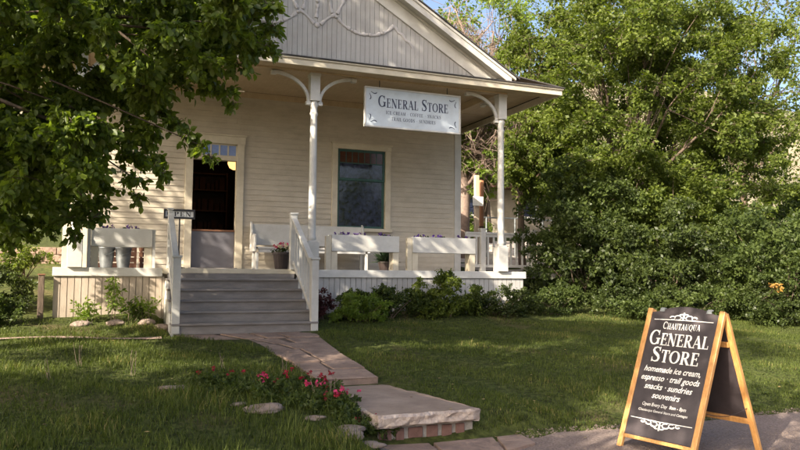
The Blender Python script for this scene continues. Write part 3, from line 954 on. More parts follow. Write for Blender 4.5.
# ------------------------------------------------------------------ serif lettering
def ell(cx, cy, rx, ry, a0, a1, thick, thin, n=22):
    pts = []
    for i in range(n + 1):
        th = math.radians(a0 + (a1 - a0) * i / n)
        pts.append((cx + rx * math.cos(th), cy + ry * math.sin(th), thin + (thick - thin) * abs(math.cos(th)) ** 1.3))
    return pts
TK, TN = .19, .065
def ln(*p, w=TN): return [(x, y, w) for x, y in p]
def vst(x, w=TK): return [ln((x, 0), (x, 1), w=w), ln((x - .16, .03), (x + .16, .03)), ln((x - .16, .97), (x + .16, .97))]
GL = {
 'E': (.72, vst(.20) + [ln((.1, .965), (.62, .965)), ln((.2, .52), (.5, .52)), ln((.1, .035), (.66, .035)), ln((.62, 1), (.60, .76)), ln((.66, 0), (.66, .26)), ln((.5, .4), (.5, .64))]),
 'F': (.68, vst(.20) + [ln((.1, .965), (.62, .965)), ln((.2, .52), (.5, .52)), ln((.62, 1), (.60, .76)), ln((.5, .4), (.5, .64))]),
 'L': (.68, vst(.20) + [ln((.1, .035), (.62, .035)), ln((.62, 0), (.62, .28))]),
 'I': (.40, vst(.20)),
 'T': (.74, [ln((.37, 0), (.37, 1), w=TK), ln((.2, .03), (.54, .03)), ln((.04, .965), (.70, .965)), ln((.05, 1), (.06, .74)), ln((.69, 1), (.68, .74))]),
 'H': (.88, vst(.20) + vst(.68) + [ln((.2, .5), (.68, .5))]),
 'N': (.90, [ln((.16, 0), (.16, .97), w=TN), ln((.74, .03), (.74, 1), w=TN), ln((.14, 1), (.74, .0), w=TK), ln((.02, .03), (.30, .03)), ln((.60, .97), (.88, .97)), ln((.0, .97), (.2, .97))]),
 'M': (1.05, [ln((.16, 0), (.16, .97), w=TN), ln((.16, .97), (.5, .05), w=TK * .8), ln((.5, .05), (.84, .97), w=TN), ln((.86, 0), (.86, 1), w=TK), ln((.03, .03), (.29, .03)), ln((.7, .03), (1.02, .03)), ln((.02, .97), (.2, .97)), ln((.84, .97), (1.02, .97))]),
 'A': (.86, [ln((.10, 0), (.42, 1), w=TN), ln((.40, 1), (.74, 0), w=TK), ln((.2, .33), (.6, .33)), ln((-.02, .03), (.24, .03)), ln((.58, .03), (.88, .03))]),
 'R': (.84, vst(.20) + [[(.2, .965, TN)] + ell(.38, .735, .24, .23, 90, -90, TK, TN) + [(.2, .505, TN)], ln((.40, .5), (.70, .03), w=TK), ln((.62, .03), (.86, .03))]),
 'P': (.74, vst(.20) + [[(.2, .965, TN)] + ell(.38, .715, .25, .25, 90, -90, TK, TN) + [(.2, .465, TN)]]),
 'D': (.86, vst(.20) + [[(.2, .965, TN)] + ell(.34, .5, .40, .465, 90, -90, TK, TN) + [(.2, .035, TN)]]),
 'O': (.92, [ell(.45, .5, .36, .46, 0, 360, TK, TN, 30)]),
 'Q': (.92, [ell(.45, .5, .36, .46, 0, 360, TK, TN, 30), [(.42, .1, .08), (.6, -.06, .12), (.86, -.2, .05)]]),
 'C': (.84, [ell(.46, .5, .37, .46, 48, 312, TK, TN), ln((.74, .64), (.75, .98))]),
 'G': (.92, [ell(.46, .5, .37, .46, 48, 318, TK, TN), ln((.74, .66), (.75, .98)), ln((.76, .06), (.76, .42), w=TK), ln((.56, .43), (.92, .43))]),
 'U': (.88, [[(.20, 1, TK), (.20, .35, TK), (.24, .15, TK * .8), (.40, .04, TN), (.58, .06, TN), (.68, .2, TN), (.70, .4, TN), (.70, 1, TN)], ln((.04, .97), (.36, .97)), ln((.56, .97), (.84, .97))]),
 'S': (.68, [[(.56, .84, TN), (.47, .94, TN), (.32, .965, TN * 1.2), (.16, .90, TK * .7), (.11, .76, TK * .85), (.19, .62, TK), (.36, .51, TK * 1.1), (.50, .40, TK), (.57, .25, TK * .85), (.51, .10, TK * .7), (.34, .035, TN * 1.2), (.18, .06, TN), (.09, .17, TN)],
        ln((.57, .72), (.57, 1.0)), ln((.08, 0), (.08, .30))]),
 'K': (.88, vst(.20) + [ln((.22, .42), (.68, .95), w=TN), ln((.38, .58), (.72, .04), w=TK), ln((.56, .97), (.82, .97)), ln((.6, .03), (.9, .03))]),
 '.': (.50, [ln((.18, .45), (.32, .45), w=.15)]),
 ' ': (.42, []),
}
def serif_text(b, txt, height, x0, z0, M, small=.80, track=.06, width=None, layer=.0003):
    """adds ribbons to b; M maps (x, z, lift) to 3d. First letters of words larger (small caps)"""
    adv = 0; items = []; first = True
    for ch in txt:
        sc = 1.0 if first else small
        wd, st = GL[ch]
        items.append((adv, sc, st))
        adv += (wd + track) * sc
        first = (ch in ' .') and small != 1
    kx = (width / (adv * height)) if width else 1.0
    k = 0
    for ad, sc, st in items:
        for s_ in st:
            k += 1
            lift = layer * (1 + k % 6)
            n = len(s_)
            vs = []
            for i, (x, y, w_) in enumerate(s_):
                xa, ya, _ = s_[max(i - 1, 0)]; xb, yb, _ = s_[min(i + 1, n - 1)]
                dx, dy = xb - xa, yb - ya
                L = math.hypot(dx, dy) or 1
                nx_, ny_ = -dy / L * w_ / 2, dx / L * w_ / 2
                for q in (1, -1):
                    vs.append(M(x0 + (ad + (x + nx_ * q) * sc) * height * kx, z0 + (y + ny_ * q) * sc * height, lift))
            b.add(vs, [(2 * i, 2 * i + 1, 2 * i + 3, 2 * i + 2) for i in range(n - 1)])
    return adv * height * kx

def plain_text(txt, height, cx, z, M, name, m, parent, width=None, shear=0.0, bold=0.0):
    """built-in letterforms turned into a mesh"""
    cu = bpy.data.curves.new('t', 'FONT')
    cu.body = txt
    cu.size = 1
    cu.shear = shear
    cu.offset = bold
    cu.resolution_u = 3
    tmp = bpy.data.objects.new('t', cu)
    COL.objects.link(tmp)
    bpy.context.view_layer.update()
    dg = bpy.context.evaluated_depsgraph_get()
    me = bpy.data.meshes.new_from_object(tmp.evaluated_get(dg))
    bpy.data.objects.remove(tmp)
    co = np.array([v.co[:] for v in me.vertices])
    x0, x1 = co[:, 0].min(), co[:, 0].max()
    sc = height
    kx = (width / ((x1 - x0) * sc)) if width else 1
    o_ = origin(parent)
    for v in me.vertices:
        p = M(cx + (v.co.x - (x0 + x1) / 2) * sc * kx, z + v.co.y * sc, .0008)
        v.co = Vector(p) - o_
    me.materials.clear()
    return link(name, me, parent, m)

# hanging store sign
sg = empty('store_sign', (5.16, YF - .06, 4.12), 'pale blue hanging sign reading General Store between the porch columns', 'sign')
SX0, SX1, SZ0, SZ1, SY = 4.24, 6.09, 4.13, 4.80, YF - .02
part('board', MT['signface'], sg, (SX0, SX1, SY - .02, SY + .02, SZ0, SZ1))
part('border', MT['white'], sg, (SX0 - .03, SX1 + .03, SY - .032, SY + .03, SZ1 + .001, SZ1 + .03), (SX0 - .03, SX1 + .03, SY - .032, SY + .03, SZ0 - .03, SZ0 - .001),
     (SX0 - .03, SX0 - .001, SY - .03, SY + .03, SZ0, SZ1), (SX1 + .001, SX1 + .03, SY - .03, SY + .03, SZ0, SZ1), bevel=.004)
hk = MB()
for x in (4.5, 5.85): hk.tube([(x, SY, SZ1 + .03), (x, SY, 4.96)], .008)
hk.build('hanger', MT['black'], sg)
def MS(x, z, l): return (x, SY - .0205 - l, z)
b = MB()
serif_text(b, 'GENERAL STORE', .215, 4.47, 4.475, MS, .78, .05, width=1.40)
serif_text(b, 'ICE CREAM . COFFEE . SNACKS', .062, 4.62, 4.355, MS, .999, .12, width=1.10)
serif_text(b, 'TRAIL GOODS . SUNDRIES', .062, 4.73, 4.245, MS, .999, .12, width=.88)
b.build('lettering', MT['navy'], sg)
b = MB()
for cx, cz, sx, sz in ((SX0 + .07, SZ0 + .07, 1, 1), (SX1 - .07, SZ0 + .07, -1, 1), (SX0 + .07, SZ1 - .07, 1, -1), (SX1 - .07, SZ1 - .07, -1, -1)):
    for k, sw in enumerate((0, 1)):
        pts = []
        for i in range(12):
            t = i / 11
            a_ = t * 4.2
            r = .05 * (1 - t * .75)
            px = .10 * (1 - t) + .02 + r * math.cos(a_) * .3; pz = r * math.sin(a_) * .55
            if sw: px, pz = pz, px
            pts.append((cx + sx * px, cz + sz * pz))
        vs = []
        for i, (x, z) in enumerate(pts):
            wv = .011 * (1 - .6 * i / 11)
            vs += [MS(x - (wv if sw else 0), z - (0 if sw else wv), .0004 + k * .0004), MS(x + (wv if sw else 0), z + (0 if sw else wv), .0004 + k * .0004)]
        b.add(vs, [(2 * i, 2 * i + 1, 2 * i + 3, 2 * i + 2) for i in range(11)])
b.build('corner_ornament', MT['navy'], sg)

# open sign on an iron post behind the left stair rail
os_ = empty('open_sign', (1.14, 12.62, DK), 'small black framed open sign on a thin iron post beside the stairs', 'sign')
MB().tube([(1.14, 12.62, DK), (1.14, 12.62, 2.37)], .013).lathe(1.14, 12.62, [(.11, DK + .001), (.11, DK + .015), (.02, DK + .03)], 14).build('post', MT['black'], os_)
part('frame', MT['black'], os_, (.885, 1.385, 12.595, 12.645, 2.365, 2.395), (.885, 1.385, 12.595, 12.645, 2.495, 2.525), (.885, .910, 12.595, 12.645, 2.396, 2.494), (1.36, 1.385, 12.595, 12.645, 2.396, 2.494))
part('board', MT['lettering'], os_, (.911, 1.359, 12.61, 12.63, 2.396, 2.494))
b = MB()
serif_text(b, 'OPEN', .078, .935, 2.406, lambda x, z, l: (x, 12.6095 - l, z), .999, .16, width=.405)
b.build('lettering', MT['black'], os_)

# ------------------------------------------------------------------ folding chalk board
def folding_board():
    PL, PR, PB = Vector((4.205, 5.27, 0.0)), Vector((4.365, 4.60, 0.0)), Vector((5.17, 4.66, 0.0))
    PBL = PB + (PL - PR)
    top = 1.20
    TL = (PL + PBL) / 2; TR = (PR + PB) / 2
    TL.z = TR.z = top
    sb_ = empty('sandwich_board', ((PL + PB) / 2), 'black chalkboard folding sign in a varnished wood frame on the gravel edge', 'sign')
    ax = (PR - PL).normalized()
    upf = (TL - PL).normalized()
    nf = upf.cross(ax) * 1.0
    if nf.x > 0: nf = -nf      # outward normal of the front face
    for k, (p, t) in enumerate(((PL, TL), (PR, TR))):
        MB().beam(p, p + (t - p) * 1.0, .034, .048, up=ax).build('frame_leg', MT['oak'], sb_, bevel=.004)
    upb = (TL - PBL).normalized()
    for k, (p, t) in enumerate(((PBL, TL), (PB, TR))):
        off = ax * (.05 if k == 0 else .0) * 0
        MB().beam(p, p + (t - p) * .985 + Vector((.01, 0, 0)), .034, .048, up=ax).build('frame_leg', MT['oak'], sb_, bevel=.004)
    L = (TL - PL).length
    W = (PR - PL).length
    def Q(s, t, l=0.0):     # s across from the left leg, t up the slope, l outwards
        return PL + ax * s + upf * t + nf * l
    # panel with arched top
    pts = [(.026, .135)] + [(W - .026, .135), (W - .026, L - .035)]
    for i in range(13):
        a_ = i / 12
        pts.append((W - .07 - (W - .14) * a_, L - .03 + .055 * math.sin(math.pi * a_) ** .8))
    pts.append((.026, L - .035))
    m = MB()
    vs = [Q(s, t, .010) for s, t in pts] + [Q(s, t, -.008) for s, t in pts]
    n = len(pts)
    m.add(vs, [tuple(range(n)), tuple(range(2 * n - 1, n - 1, -1))] + [(i, n + i, n + (i + 1) % n, (i + 1) % n) for i in range(n)])
    m.build('chalkboard_panel', MT['chalk'], sb_)
    MB().beam(Q(.02, .115), Q(W - .02, .115), .03, .022, up=nf).build('cross_rail', MT['oak'], sb_, bevel=.003)
    # the rear leaf: panel and rails
    def B(s, t, l=0.0):
        nb = Vector((upb.cross(ax)))
        if nb.x < 0: nb = -nb
        return PBL + ax * s + upb * t + nb * l
    m = MB()
    q = [(.026, .30), (W - .026, .30), (W - .026, L - .1), (.026, L - .1)]
    vs = [B(s, t, -.004) for s, t in q] + [B(s, t, .008) for s, t in q]
    m.add(vs, [(3, 2, 1, 0), (4, 5, 6, 7), (0, 1, 5, 4), (1, 2, 6, 5), (2, 3, 7, 6), (3, 0, 4, 7)])
    m.build('rear_panel', MT['chalk'], sb_)
    for t in (.30, .98):
        MB().beam(B(.02, t, -.012), B(W - .02, t, -.012), .022, .045, up=upb).build('cross_rail', MT['oak'], sb_, bevel=.003)
    ch = MB()
    a0, b0 = Q(W - .0, .42), B(W - .0, .42)
    ch.tube([a0 + (b0 - a0) * t - Vector((0, 0, .05 * math.sin(math.pi * t))) for t in np.linspace(0, 1, 9)], .003, 5)
    ch.build('stay_cord', MT['black'], sb_)
    for s__ in (.10, W - .14):
        hg = MB()
        hg.beam(Q(s__, L - .012, .012), Q(s__ + .045, L - .012, .012), .004, .03, up=upf)
        hg.beam(Q(s__, L + .006, -.004), Q(s__ + .045, L + .006, -.004), .014, .012, up=upf)
        hg.build('hinge', MT['metal'], sb_)
    # lettering
    def MF(x, z, l): return Q(x, z, .0104 + l)
    b = MB()
    cx = W / 2
    def centred(txt, h, z, wd, **k): serif_text(b, txt, h, cx - wd / 2, z, MF, width=wd, **k)
    centred('CHAUTAUQUA', .066, 1.083, .36, small=.8, track=.08)
    centred('GENERAL', .135, .935, .575, small=.80, track=.03)
    centred('STORE', .135, .785, .46, small=.82, track=.03)
    b.build('title_lettering', MT['lettering'], sb_)
    for txt, z, wd, h in (('homemade ice cream,', .698, .54, .072), ('espresso · trail goods', .622, .56, .072), ('snacks · sundries', .546, .46, .072), ('souvenirs', .472, .27, .072)):
        plain_text(txt, h, cx, z, MF, 'script_lettering', MT['lettering'], sb_, width=wd, shear=.35, bold=.014)
    plain_text('Open Every Day  8am - 8pm', .042, cx, .400, MF, 'hours_lettering', MT['lettering'], sb_, width=.42, shear=.2, bold=.006)
    plain_text('Chautauqua General Store and Cottages', .030, cx, .352, MF, 'small_lettering', MT['lettering'], sb_, width=.47, shear=.2, bold=.004)
    # flourishes
    b = MB()
    def rib(pts, wdt, k=0):
        vs = []
        n = len(pts)
        for i, (x, z) in enumerate(pts):
            xa, za = pts[max(i - 1, 0)]; xb, zb = pts[min(i + 1, n - 1)]
            L_ = math.hypot(xb - xa, zb - za) or 1
            ww = wdt if not hasattr(wdt, '__len__') else wdt[i]
            nx_, nz_ = -(zb - za) / L_ * ww / 2, (xb - xa) / L_ * ww / 2
            vs += [MF(x + nx_, z + nz_, .0004 * (1 + k)), MF(x - nx_, z - nz_, .0004 * (1 + k))]
        b.add(vs, [(2 * i, 2 * i + 1, 2 * i + 3, 2 * i + 2) for i in range(n - 1)])
    rib([(.06, 1.165), (.19, 1.168), (cx, 1.168), (W - .19, 1.168), (W - .06, 1.165)], .006)
    for s_ in (-1, 1):
        for k, (ox, r, oz) in enumerate(((.055, .032, 1.19), (.105, .024, 1.186), (.02, .026, 1.205))):
            rib([(cx + s_ * (ox + r * math.cos(a_)), oz + r * .6 * math.sin(a_)) for a_ in np.linspace(0, 5.2, 14)], [.012 * (1 - .05 * i) for i in range(14)], k)
    rib([(cx, 1.17), (cx, 1.235)], .014, 4)
    b.build('flourish', MT['lettering'], sb_)
    b = MB()
    rib([(.05, .285), (cx, .280), (W - .05, .285)], .006)
    for s_ in (-1, 1):
        for k, (ox, r, oz) in enumerate(((.055, .032, .255), (.11, .026, .262), (.165, .018, .268), (.02, .028, .238))):
            rib([(cx + s_ * (ox + r * math.cos(a_)), oz - r * .6 * math.sin(a_)) for a_ in np.linspace(0, 5.2, 14)], [.014 * (1 - .05 * i) for i in range(14)], k)
    rib([(cx, .275), (cx, .205)], .016, 5)
    b.build('flourish', MT['lettering'], sb_)
folding_board()

# ------------------------------------------------------------------ planters, bench, pots on the porch
def planter_proto(wd):
    r = empty('planter_box', (0, 0, 0), '', 'planter', 'long planter boxes along the porch edge')
    part('box', MT['signface'] if False else MT['white'], r, (0, wd, -.02, .0, .33, .62), (0, wd, .21, .23, .33, .62), (0, .02, .001, .209, .33, .62), (wd - .02, wd, .001, .209, .33, .62), (0.021, wd - .021, .001, .209, .33, .35), bevel=.004, local=True)
    part('soil', MT['soil'], r, (.021, wd - .021, .001, .209, .351, .58), local=True)
    for x in (0.0, wd - .11):
        part('leg', MT['trim'], r, (x, x + .11, .001, .09, .0, .328), local=True, bevel=.004)
        part('leg', MT['trim'], r, (x, x + .11, .12, .208, .0, .328), local=True, bevel=.004)
    return r
PLX = [(-.20, .90), (3.68, 1.27), (5.22, 1.29)]
plab = ['white planter box left of the stairs with metal tubs behind its legs', 'white planter box right of the stairs in front of the bench and window', 'white planter box nearest the right corner column with shadowed siding behind']
for (x, wd), lb in zip(PLX, plab):
    p = planter_proto(wd)
    p.location = (x, YF + .10, DK)
    p['label'] = lb
    if x > 0:
        # taller end post beside the box
        part('end_post', MT['trim'], p, (-.10, -.004, .0, .09, 0, .60), local=True, bevel=.004)
    else:
        part('end_post', MT['white'], p, (-.05, -.004, .0, .05, 0, .62), local=True)
        part('end_post', MT['white'], p, (wd + .004, wd + .05, .0, .05, 0, .62), local=True)

bn = empty('porch_bench', (3.75, 14.25, DK), 'long white wooden bench against the wall under the window', 'bench')
bx0, bx1 = 2.68, 4.95
part('backrest', MT['white'], bn, (bx0, bx1, 14.38, 14.42, DK + .48, DK + .90), bevel=.006)
part('seat', MT['white'], bn, (bx0 + .03, bx1 - .03, 13.95, 14.37, DK + .40, DK + .44), (bx0 + .05, bx1 - .05, 13.97, 14.0, DK + .33, DK + .399), bevel=.005)
for x in (bx0, 3.80, bx1 - .05):
    part('leg', MT['white'], bn, (x, x + .05, 13.97, 14.03, DK, DK + .329), bevel=.004)
    part('leg', MT['white'], bn, (x, x + .05, 14.31, 14.37, DK, DK + .399), bevel=.004)
for x in (bx0 - .04, bx1):
    m = MB()
    m.prism([(13.93, DK + .35), (14.42, DK + .35), (14.42, DK + .95), (14.36, DK + .90), (14.30, DK + .72), (14.15, DK + .66), (14.0, DK + .69), (13.93, DK + .66), (13.96, DK + .52)], x, x + .038, 'yz')
    m.build('armrest', MT['white'], bn, bevel=.005)

# galvanised tubs and crates behind the left planter
def tub(x, y, lb):
    r = empty('metal_tub', (x, y, DK), lb, 'tub', 'galvanised tubs on the left of the porch')
    MB().lathe(x, y, [(.085, DK), (.09, DK + .01), (.115, DK + .16), (.125, DK + .32), (.135, DK + .325), (.135, DK + .34), (.12, DK + .342), (.11, DK + .30)], 18).build('body', MT['metal'], r, smooth=True)
    hd_ = MB().tube([(x - .13, y, DK + .33), (x - .12, y - .03, DK + .26), (x - .02, y - .13, DK + .20), (x + .1, y - .09, DK + .26), (x + .13, y, DK + .33)], .006, 6)
    hd_.build('handle', MT['metal'], r)
tub(.03, 13.0, 'left galvanised metal tub of the pair behind the left planter legs')
tub(.29, 12.95, 'right galvanised metal tub of the pair, beside the wooden crate')
def crate(x0, x1, y, hgt, lb, mm='brown'):
    r = empty('wooden_crate', ((x0 + x1) / 2, y, DK), lb, 'crate')
    m = MB()
    nb = 4
    for i in range(nb):
        z0 = DK + .01 + i * hgt / nb
        m.box(x0, x1, y, y + .018, z0, z0 + hgt / nb - .02); m.box(x0, x1, y + .4, y + .418, z0, z0 + hgt / nb - .02)
        m.box(x0, x0 + .018, y + .019, y + .399, z0, z0 + hgt / nb - .02); m.box(x1 - .018, x1, y + .019, y + .399, z0, z0 + hgt / nb - .02)
    m.build('slats', MT[mm], r)
    part('bottom', MT[mm], r, (x0 + .02, x1 - .02, y + .02, y + .398, DK, DK + .009))
    part('corner_post', MT[mm], r, (x0 - .001, x0 + .04, y - .02, y - .001, DK, DK + hgt), (x1 - .04, x1 + .001, y - .02, y - .001, DK, DK + hgt))
crate(-.28, .52, 13.6, .40, 'wide dark wooden crate standing behind the two metal tubs', 'roofbrown')
crate(.56, .80, 13.2, .38, 'narrow brown wooden crate nearest the left stair rail', 'brown')

# ------------------------------------------------------------------ leaf machinery
def leaf_arrays(P, D, N, length, width, six=True):
    """P base points, D unit tip directions, N rough normals"""
    S_ = np.cross(D, N)
    S_ /= np.linalg.norm(S_, axis=1, keepdims=True) + 1e-9
    N2 = np.cross(S_, D)
    L = length[:, None]; W_ = width[:, None]
    n = len(P)
    if six:
        cup = .18
        v = np.stack([P, P + D * L * .32 + S_ * W_ * .5 + N2 * W_ * cup, P + D * L * .68 + S_ * W_ * .40 + N2 * W_ * cup * .8, P + D * L,
                      P + D * L * .68 - S_ * W_ * .40 + N2 * W_ * cup * .8, P + D * L * .32 - S_ * W_ * .5 + N2 * W_ * cup], 1)
        V_ = v.reshape(-1, 3)
        b = np.arange(n)[:, None] * 6
        F_ = np.concatenate([b + np.array([0, 1, 2, 3]), b + np.array([0, 3, 4, 5])], 0)
        return V_, F_, 6
    v = np.stack([P, P + D * L * .45 + S_ * W_ * .5, P + D * L, P + D * L * .45 - S_ * W_ * .5], 1)
    return v.reshape(-1, 3), (np.arange(n)[:, None] * 4 + np.array([0, 1, 2, 3])), 4

def foliage(name, m, parent, cl, leaf, per, seed, droop=.3, ntw=9, six=False, aspect=.62, squash=.75, up=.6, twigs=None, jit=.3):
    """cl: (x,y,z,r) clumps. Each clump is a spray of twigs with leaves along them."""
    rg = np.random.default_rng(seed)
    cl = np.asarray(cl, float)
    cnt = np.maximum(6, (per * (cl[:, 3] / cl[:, 3].mean()) ** 2).astype(int))
    tot = int(cnt.sum())
    ci = np.repeat(np.arange(len(cl)), cnt)
    # twig directions per clump
    td = rg.normal(size=(len(cl), ntw, 3)); td[:, :, 2] = td[:, :, 2] * .8 + .12
    td /= np.linalg.norm(td, axis=2, keepdims=True)
    tl = rg.uniform(.65, 1.15, size=(len(cl), ntw))
    ti = rg.integers(0, ntw, tot)
    t = rg.uniform(.12, 1, tot) ** .7
    d = td[ci, ti]; ln_ = tl[ci, ti]
    r = cl[ci, 3]
    off = d * (t * ln_ * r)[:, None]
    off[:, 2] *= squash
    off[:, 2] -= droop * (t ** 2) * r * .5
    off += rg.normal(size=(tot, 3)) * (r * jit * .35)[:, None]
    P = cl[ci, :3] + off
    D = d * .6 + rg.normal(size=(tot, 3)) * .7
    D[:, 2] -= droop * 1.1
    D /= np.linalg.norm(D, axis=1, keepdims=True) + 1e-9
    N = rg.normal(size=(tot, 3)) * .75
    N[:, 2] += up
    N /= np.linalg.norm(N, axis=1, keepdims=True) + 1e-9
    L = leaf * (.45 + .95 * rg.uniform(0, 1, tot) ** 1.2)
    V_, F_, k = leaf_arrays(P, D, N, L, L * aspect, six)
    cr = rg.uniform(0, 1, len(cl))
    rn = np.clip(rg.uniform(0, 1, tot) * .65 + cr[ci] * .35, 0, 1)
    o = np_mesh(name, V_, F_, m, parent, np.repeat(rn, k), off=origin(parent) if parent else None)
    if twigs:
        # thin four-sided twigs from clump centre to the spray tips
        A = np.repeat(cl[:, None, :3], ntw, 1).reshape(-1, 3)
        e = td * (tl * cl[:, 3][:, None])[:, :, None]
        e[:, :, 2] *= squash; e[:, :, 2] -= droop * (cl[:, 3] * .5)[:, None]
        B_ = A + e.reshape(-1, 3)
        M_ = (A + B_) / 2 + np.array([0, 0, .04])
        return o, (A, M_, B_)
    return o, None

def sticks(A, B_, ra, rb):
    """three-sided tapered sticks between point arrays"""
    D = B_ - A
    D /= np.linalg.norm(D, axis=1, keepdims=True) + 1e-9
    ref = np.tile(np.array([.3, .2, .93]), (len(A), 1))
    S1 = np.cross(D, ref); S1 /= np.linalg.norm(S1, axis=1, keepdims=True) + 1e-9
    S2 = np.cross(D, S1)
    vs = []
    for P, r in ((A, ra), (B_, rb)):
        for k in range(3):
            a_ = 2 * math.pi * k / 3
            vs.append(P + (S1 * math.cos(a_) + S2 * math.sin(a_)) * r)
    V_ = np.stack(vs, 1).reshape(-1, 3)
    b = np.arange(len(A))[:, None] * 6
    F_ = np.concatenate([b + np.array(q) for q in ((0, 1, 4, 3), (1, 2, 5, 4), (2, 0, 3, 5))], 0)
    return V_, F_

def limb(b, p0, p1, r0, r1, sag=0.0, n=7, wob=.12, rr=random, sides=7):
    p0, p1 = Vector(p0), Vector(p1)
    L = (p1 - p0).length
    pts, rad = [], []
    o1 = Vector((rr.uniform(-1, 1), rr.uniform(-1, 1), rr.uniform(-.4, 1))) * wob * L
    for i in range(n + 1):
        t = i / n
        p = p0.lerp(p1, t) + o1 * math.sin(math.pi * t) * .6 + Vector((0, 0, sag * L * math.sin(math.pi * t)))
        p += Vector((rr.uniform(-1, 1), rr.uniform(-1, 1), rr.uniform(-1, 1))) * .012 * L * (1 if 0 < i < n else 0)
        pts.append(p); rad.append(r0 + (r1 - r0) * t)
    b.tube(pts, rad, sides)
    return pts

def tree(name, label, base, fork, cl, leaf_m, leaf, per, seed, bark='bark', r0=.2, nl=8, group=None, cat='tree', twig_r=.006, lfrac=.42, bfrac=1.0, **kw):
    """tapered trunk, limbs to groups of clumps, twigs and a crown of leaves"""
    rr = random.Random(seed)
    t = empty(name, tuple(base), label, cat, group)
    b = MB()
    base = Vector(base); fork = Vector(fork)
    trunk = limb(b, base - Vector((0, 0, .3)), fork, r0, r0 * .62, wob=.05, rr=rr, sides=12)
    cl = np.asarray(cl, float)
    # group the clumps around nl seeds; a limb to each, branches to each clump
    rg = np.random.default_rng(seed + 5)
    cen = cl[rg.choice(len(cl), min(nl, len(cl)), replace=False), :3]
    for _ in range(6):
        ass = np.argmin(((cl[:, None, :3] - cen[None]) ** 2).sum(2), 1)
        cen = np.array([cl[ass == q, :3].mean(0) if (ass == q).any() else cen[q] for q in range(len(cen))])
    for q in range(len(cen)):
        m = cl[ass == q]
        if not len(m): continue
        s = trunk[rr.choice([-1, -1, -2, -3])]
        e = Vector(cen[q]) + (s - Vector(cen[q])) * .2
        lp = limb(b, s, e, r0 * lfrac, r0 * lfrac * .3, sag=.06, n=8, rr=rr)
        for c_ in m:
            if rr.random() > bfrac: continue
            s2 = lp[rr.choice([3, 4, 5, 6, 7, 8])]
            limb(b, s2, Vector(c_[:3]), r0 * .09, max(.006, r0 * .02), sag=.03, n=4, rr=rr, sides=5)
    b.build('trunk', MT[bark], t, smooth=True)
    o, tw = foliage('crown', leaf_m, t, cl, leaf, per, seed, twigs=True, **kw)
    A, M_, B_ = tw
    V1, F1 = sticks(A, M_, twig_r, twig_r * .7); V2, F2 = sticks(M_, B_, twig_r * .7, twig_r * .35)
    np_mesh('twigs', np.concatenate([V1, V2]), np.concatenate([F1, F2 + len(V1)]), MT[bark] if bark == 'bark' else MT['twig'], t, off=origin(t))
    return t

def crown(c, r, n, seed, rmin, rmax, shell=.35, keep=None):
    """clump centres spread through an uneven ellipsoid"""
    rg = np.random.default_rng(seed)
    out = []
    ph = rg.uniform(0, 6, 6)
    while len(out) < n:
        d = rg.normal(size=3); d /= np.linalg.norm(d)
        un = 1 + .16 * math.sin(3 * d[0] + ph[0] + 2 * d[2]) + .12 * math.sin(5 * d[1] + ph[1]) + .08 * math.sin(7 * d[2] + ph[2] + 4 * d[0])
        t = (shell + (1 - shell) * rg.uniform() ** .6) * un
        p = (c[0] + d[0] * r[0] * t, c[1] + d[1] * r[1] * t, c[2] + d[2] * r[2] * t)
        if keep and not keep(p): continue
        out.append((*p, rg.uniform(rmin, rmax)))
    return out

def pix(p):
    v = np.asarray(p, float) - EYE
    z = v @ FWD
    return 400 + 730 * (v @ RGT) / z, 225 - 730 * (v @ UPV) / z, z

# ------------------------------------------------------------------ the overhanging tree at the left
def inside(poly, x, y):
    c = False
    n = len(poly)
    for i in range(n):
        x0, y0 = poly[i]; x1, y1 = poly[i - 1]
        if (y0 > y) != (y1 > y) and x < (x1 - x0) * (y - y0) / (y1 - y0) + x0: c = not c
    return c
rr = random.Random(21)
HANG = [(-70, -40), (262, -40), (262, 30), (238, 52), (212, 62), (180, 78), (152, 92), (142, 140), (120, 168), (95, 185), (70, 200), (40, 215), (10, 225), (-70, 232)]
vis = []
while len(vis) < 230:
    x, y = rr.uniform(-70, 265), rr.uniform(-40, 235)
    if inside(HANG, x, y) and not (x > 85 and y > 105 and rr.random() < .45): vis.append((*at(x, y, rr.uniform(7.0, 9.6)), rr.uniform(.20, .34)))
# drooping sprays along the lower and right edges of the bough
for x, y, d, r in [(70, 218, 7.6, .17), (74, 234, 7.6, .11), (92, 205, 7.7, .2), (100, 217, 7.7, .13), (134, 178, 7.9, .17), (137, 196, 7.9, .11), (158, 160, 7.7, .16), (162, 174, 7.7, .11),
                   (160, 112, 7.8, .17), (176, 122, 7.7, .15), (188, 134, 7.6, .13), (202, 146, 7.6, .13), (211, 158, 7.6, .09), (206, 60, 8.0, .2), (216, 78, 8.0, .18), (228, 92, 8, .14), (234, 106, 8, .09),
                   (248, 40, 7.9, .2), (264, 46, 7.8, .15), (272, 26, 7.8, .14), (240, 66, 7.9, .15), (20, 232, 8, .22), (42, 222, 8, .2), (2, 240, 8.3, .2), (55, 205, 8.1, .22), (150, 130, 8, .22), (255, 8, 7.6, .2), (268, 4, 7.6, .14)]:
    vis.append((*at(x, y, d), r))
def hidden(p):
    if p[2] < 4.3 and p[0] > -2.3: return False
    x, y, z = pix(p)
    return not (z > 0 and -80 < x < 900 and -60 < y < 520)
upc = crown((-3.6, 9.6, 8.0), (4.6, 4.6, 3.8), 88, 3, .45, .75, keep=lambda p: hidden(p) and p[1] > 7.0)
tr_ = tree('elm_tree', 'broad leafed tree whose dark boughs overhang the left of the store', (-3.9, 8.6, float(H(-3.9, 8.6))), (-3.7, 8.5, 4.6), vis, L_ELM, .074, 390, 11, r0=.22, nl=5, lfrac=.26, bfrac=.12, six=True, droop=.75, aspect=.62, up=.5, ntw=9, twig_r=.004)
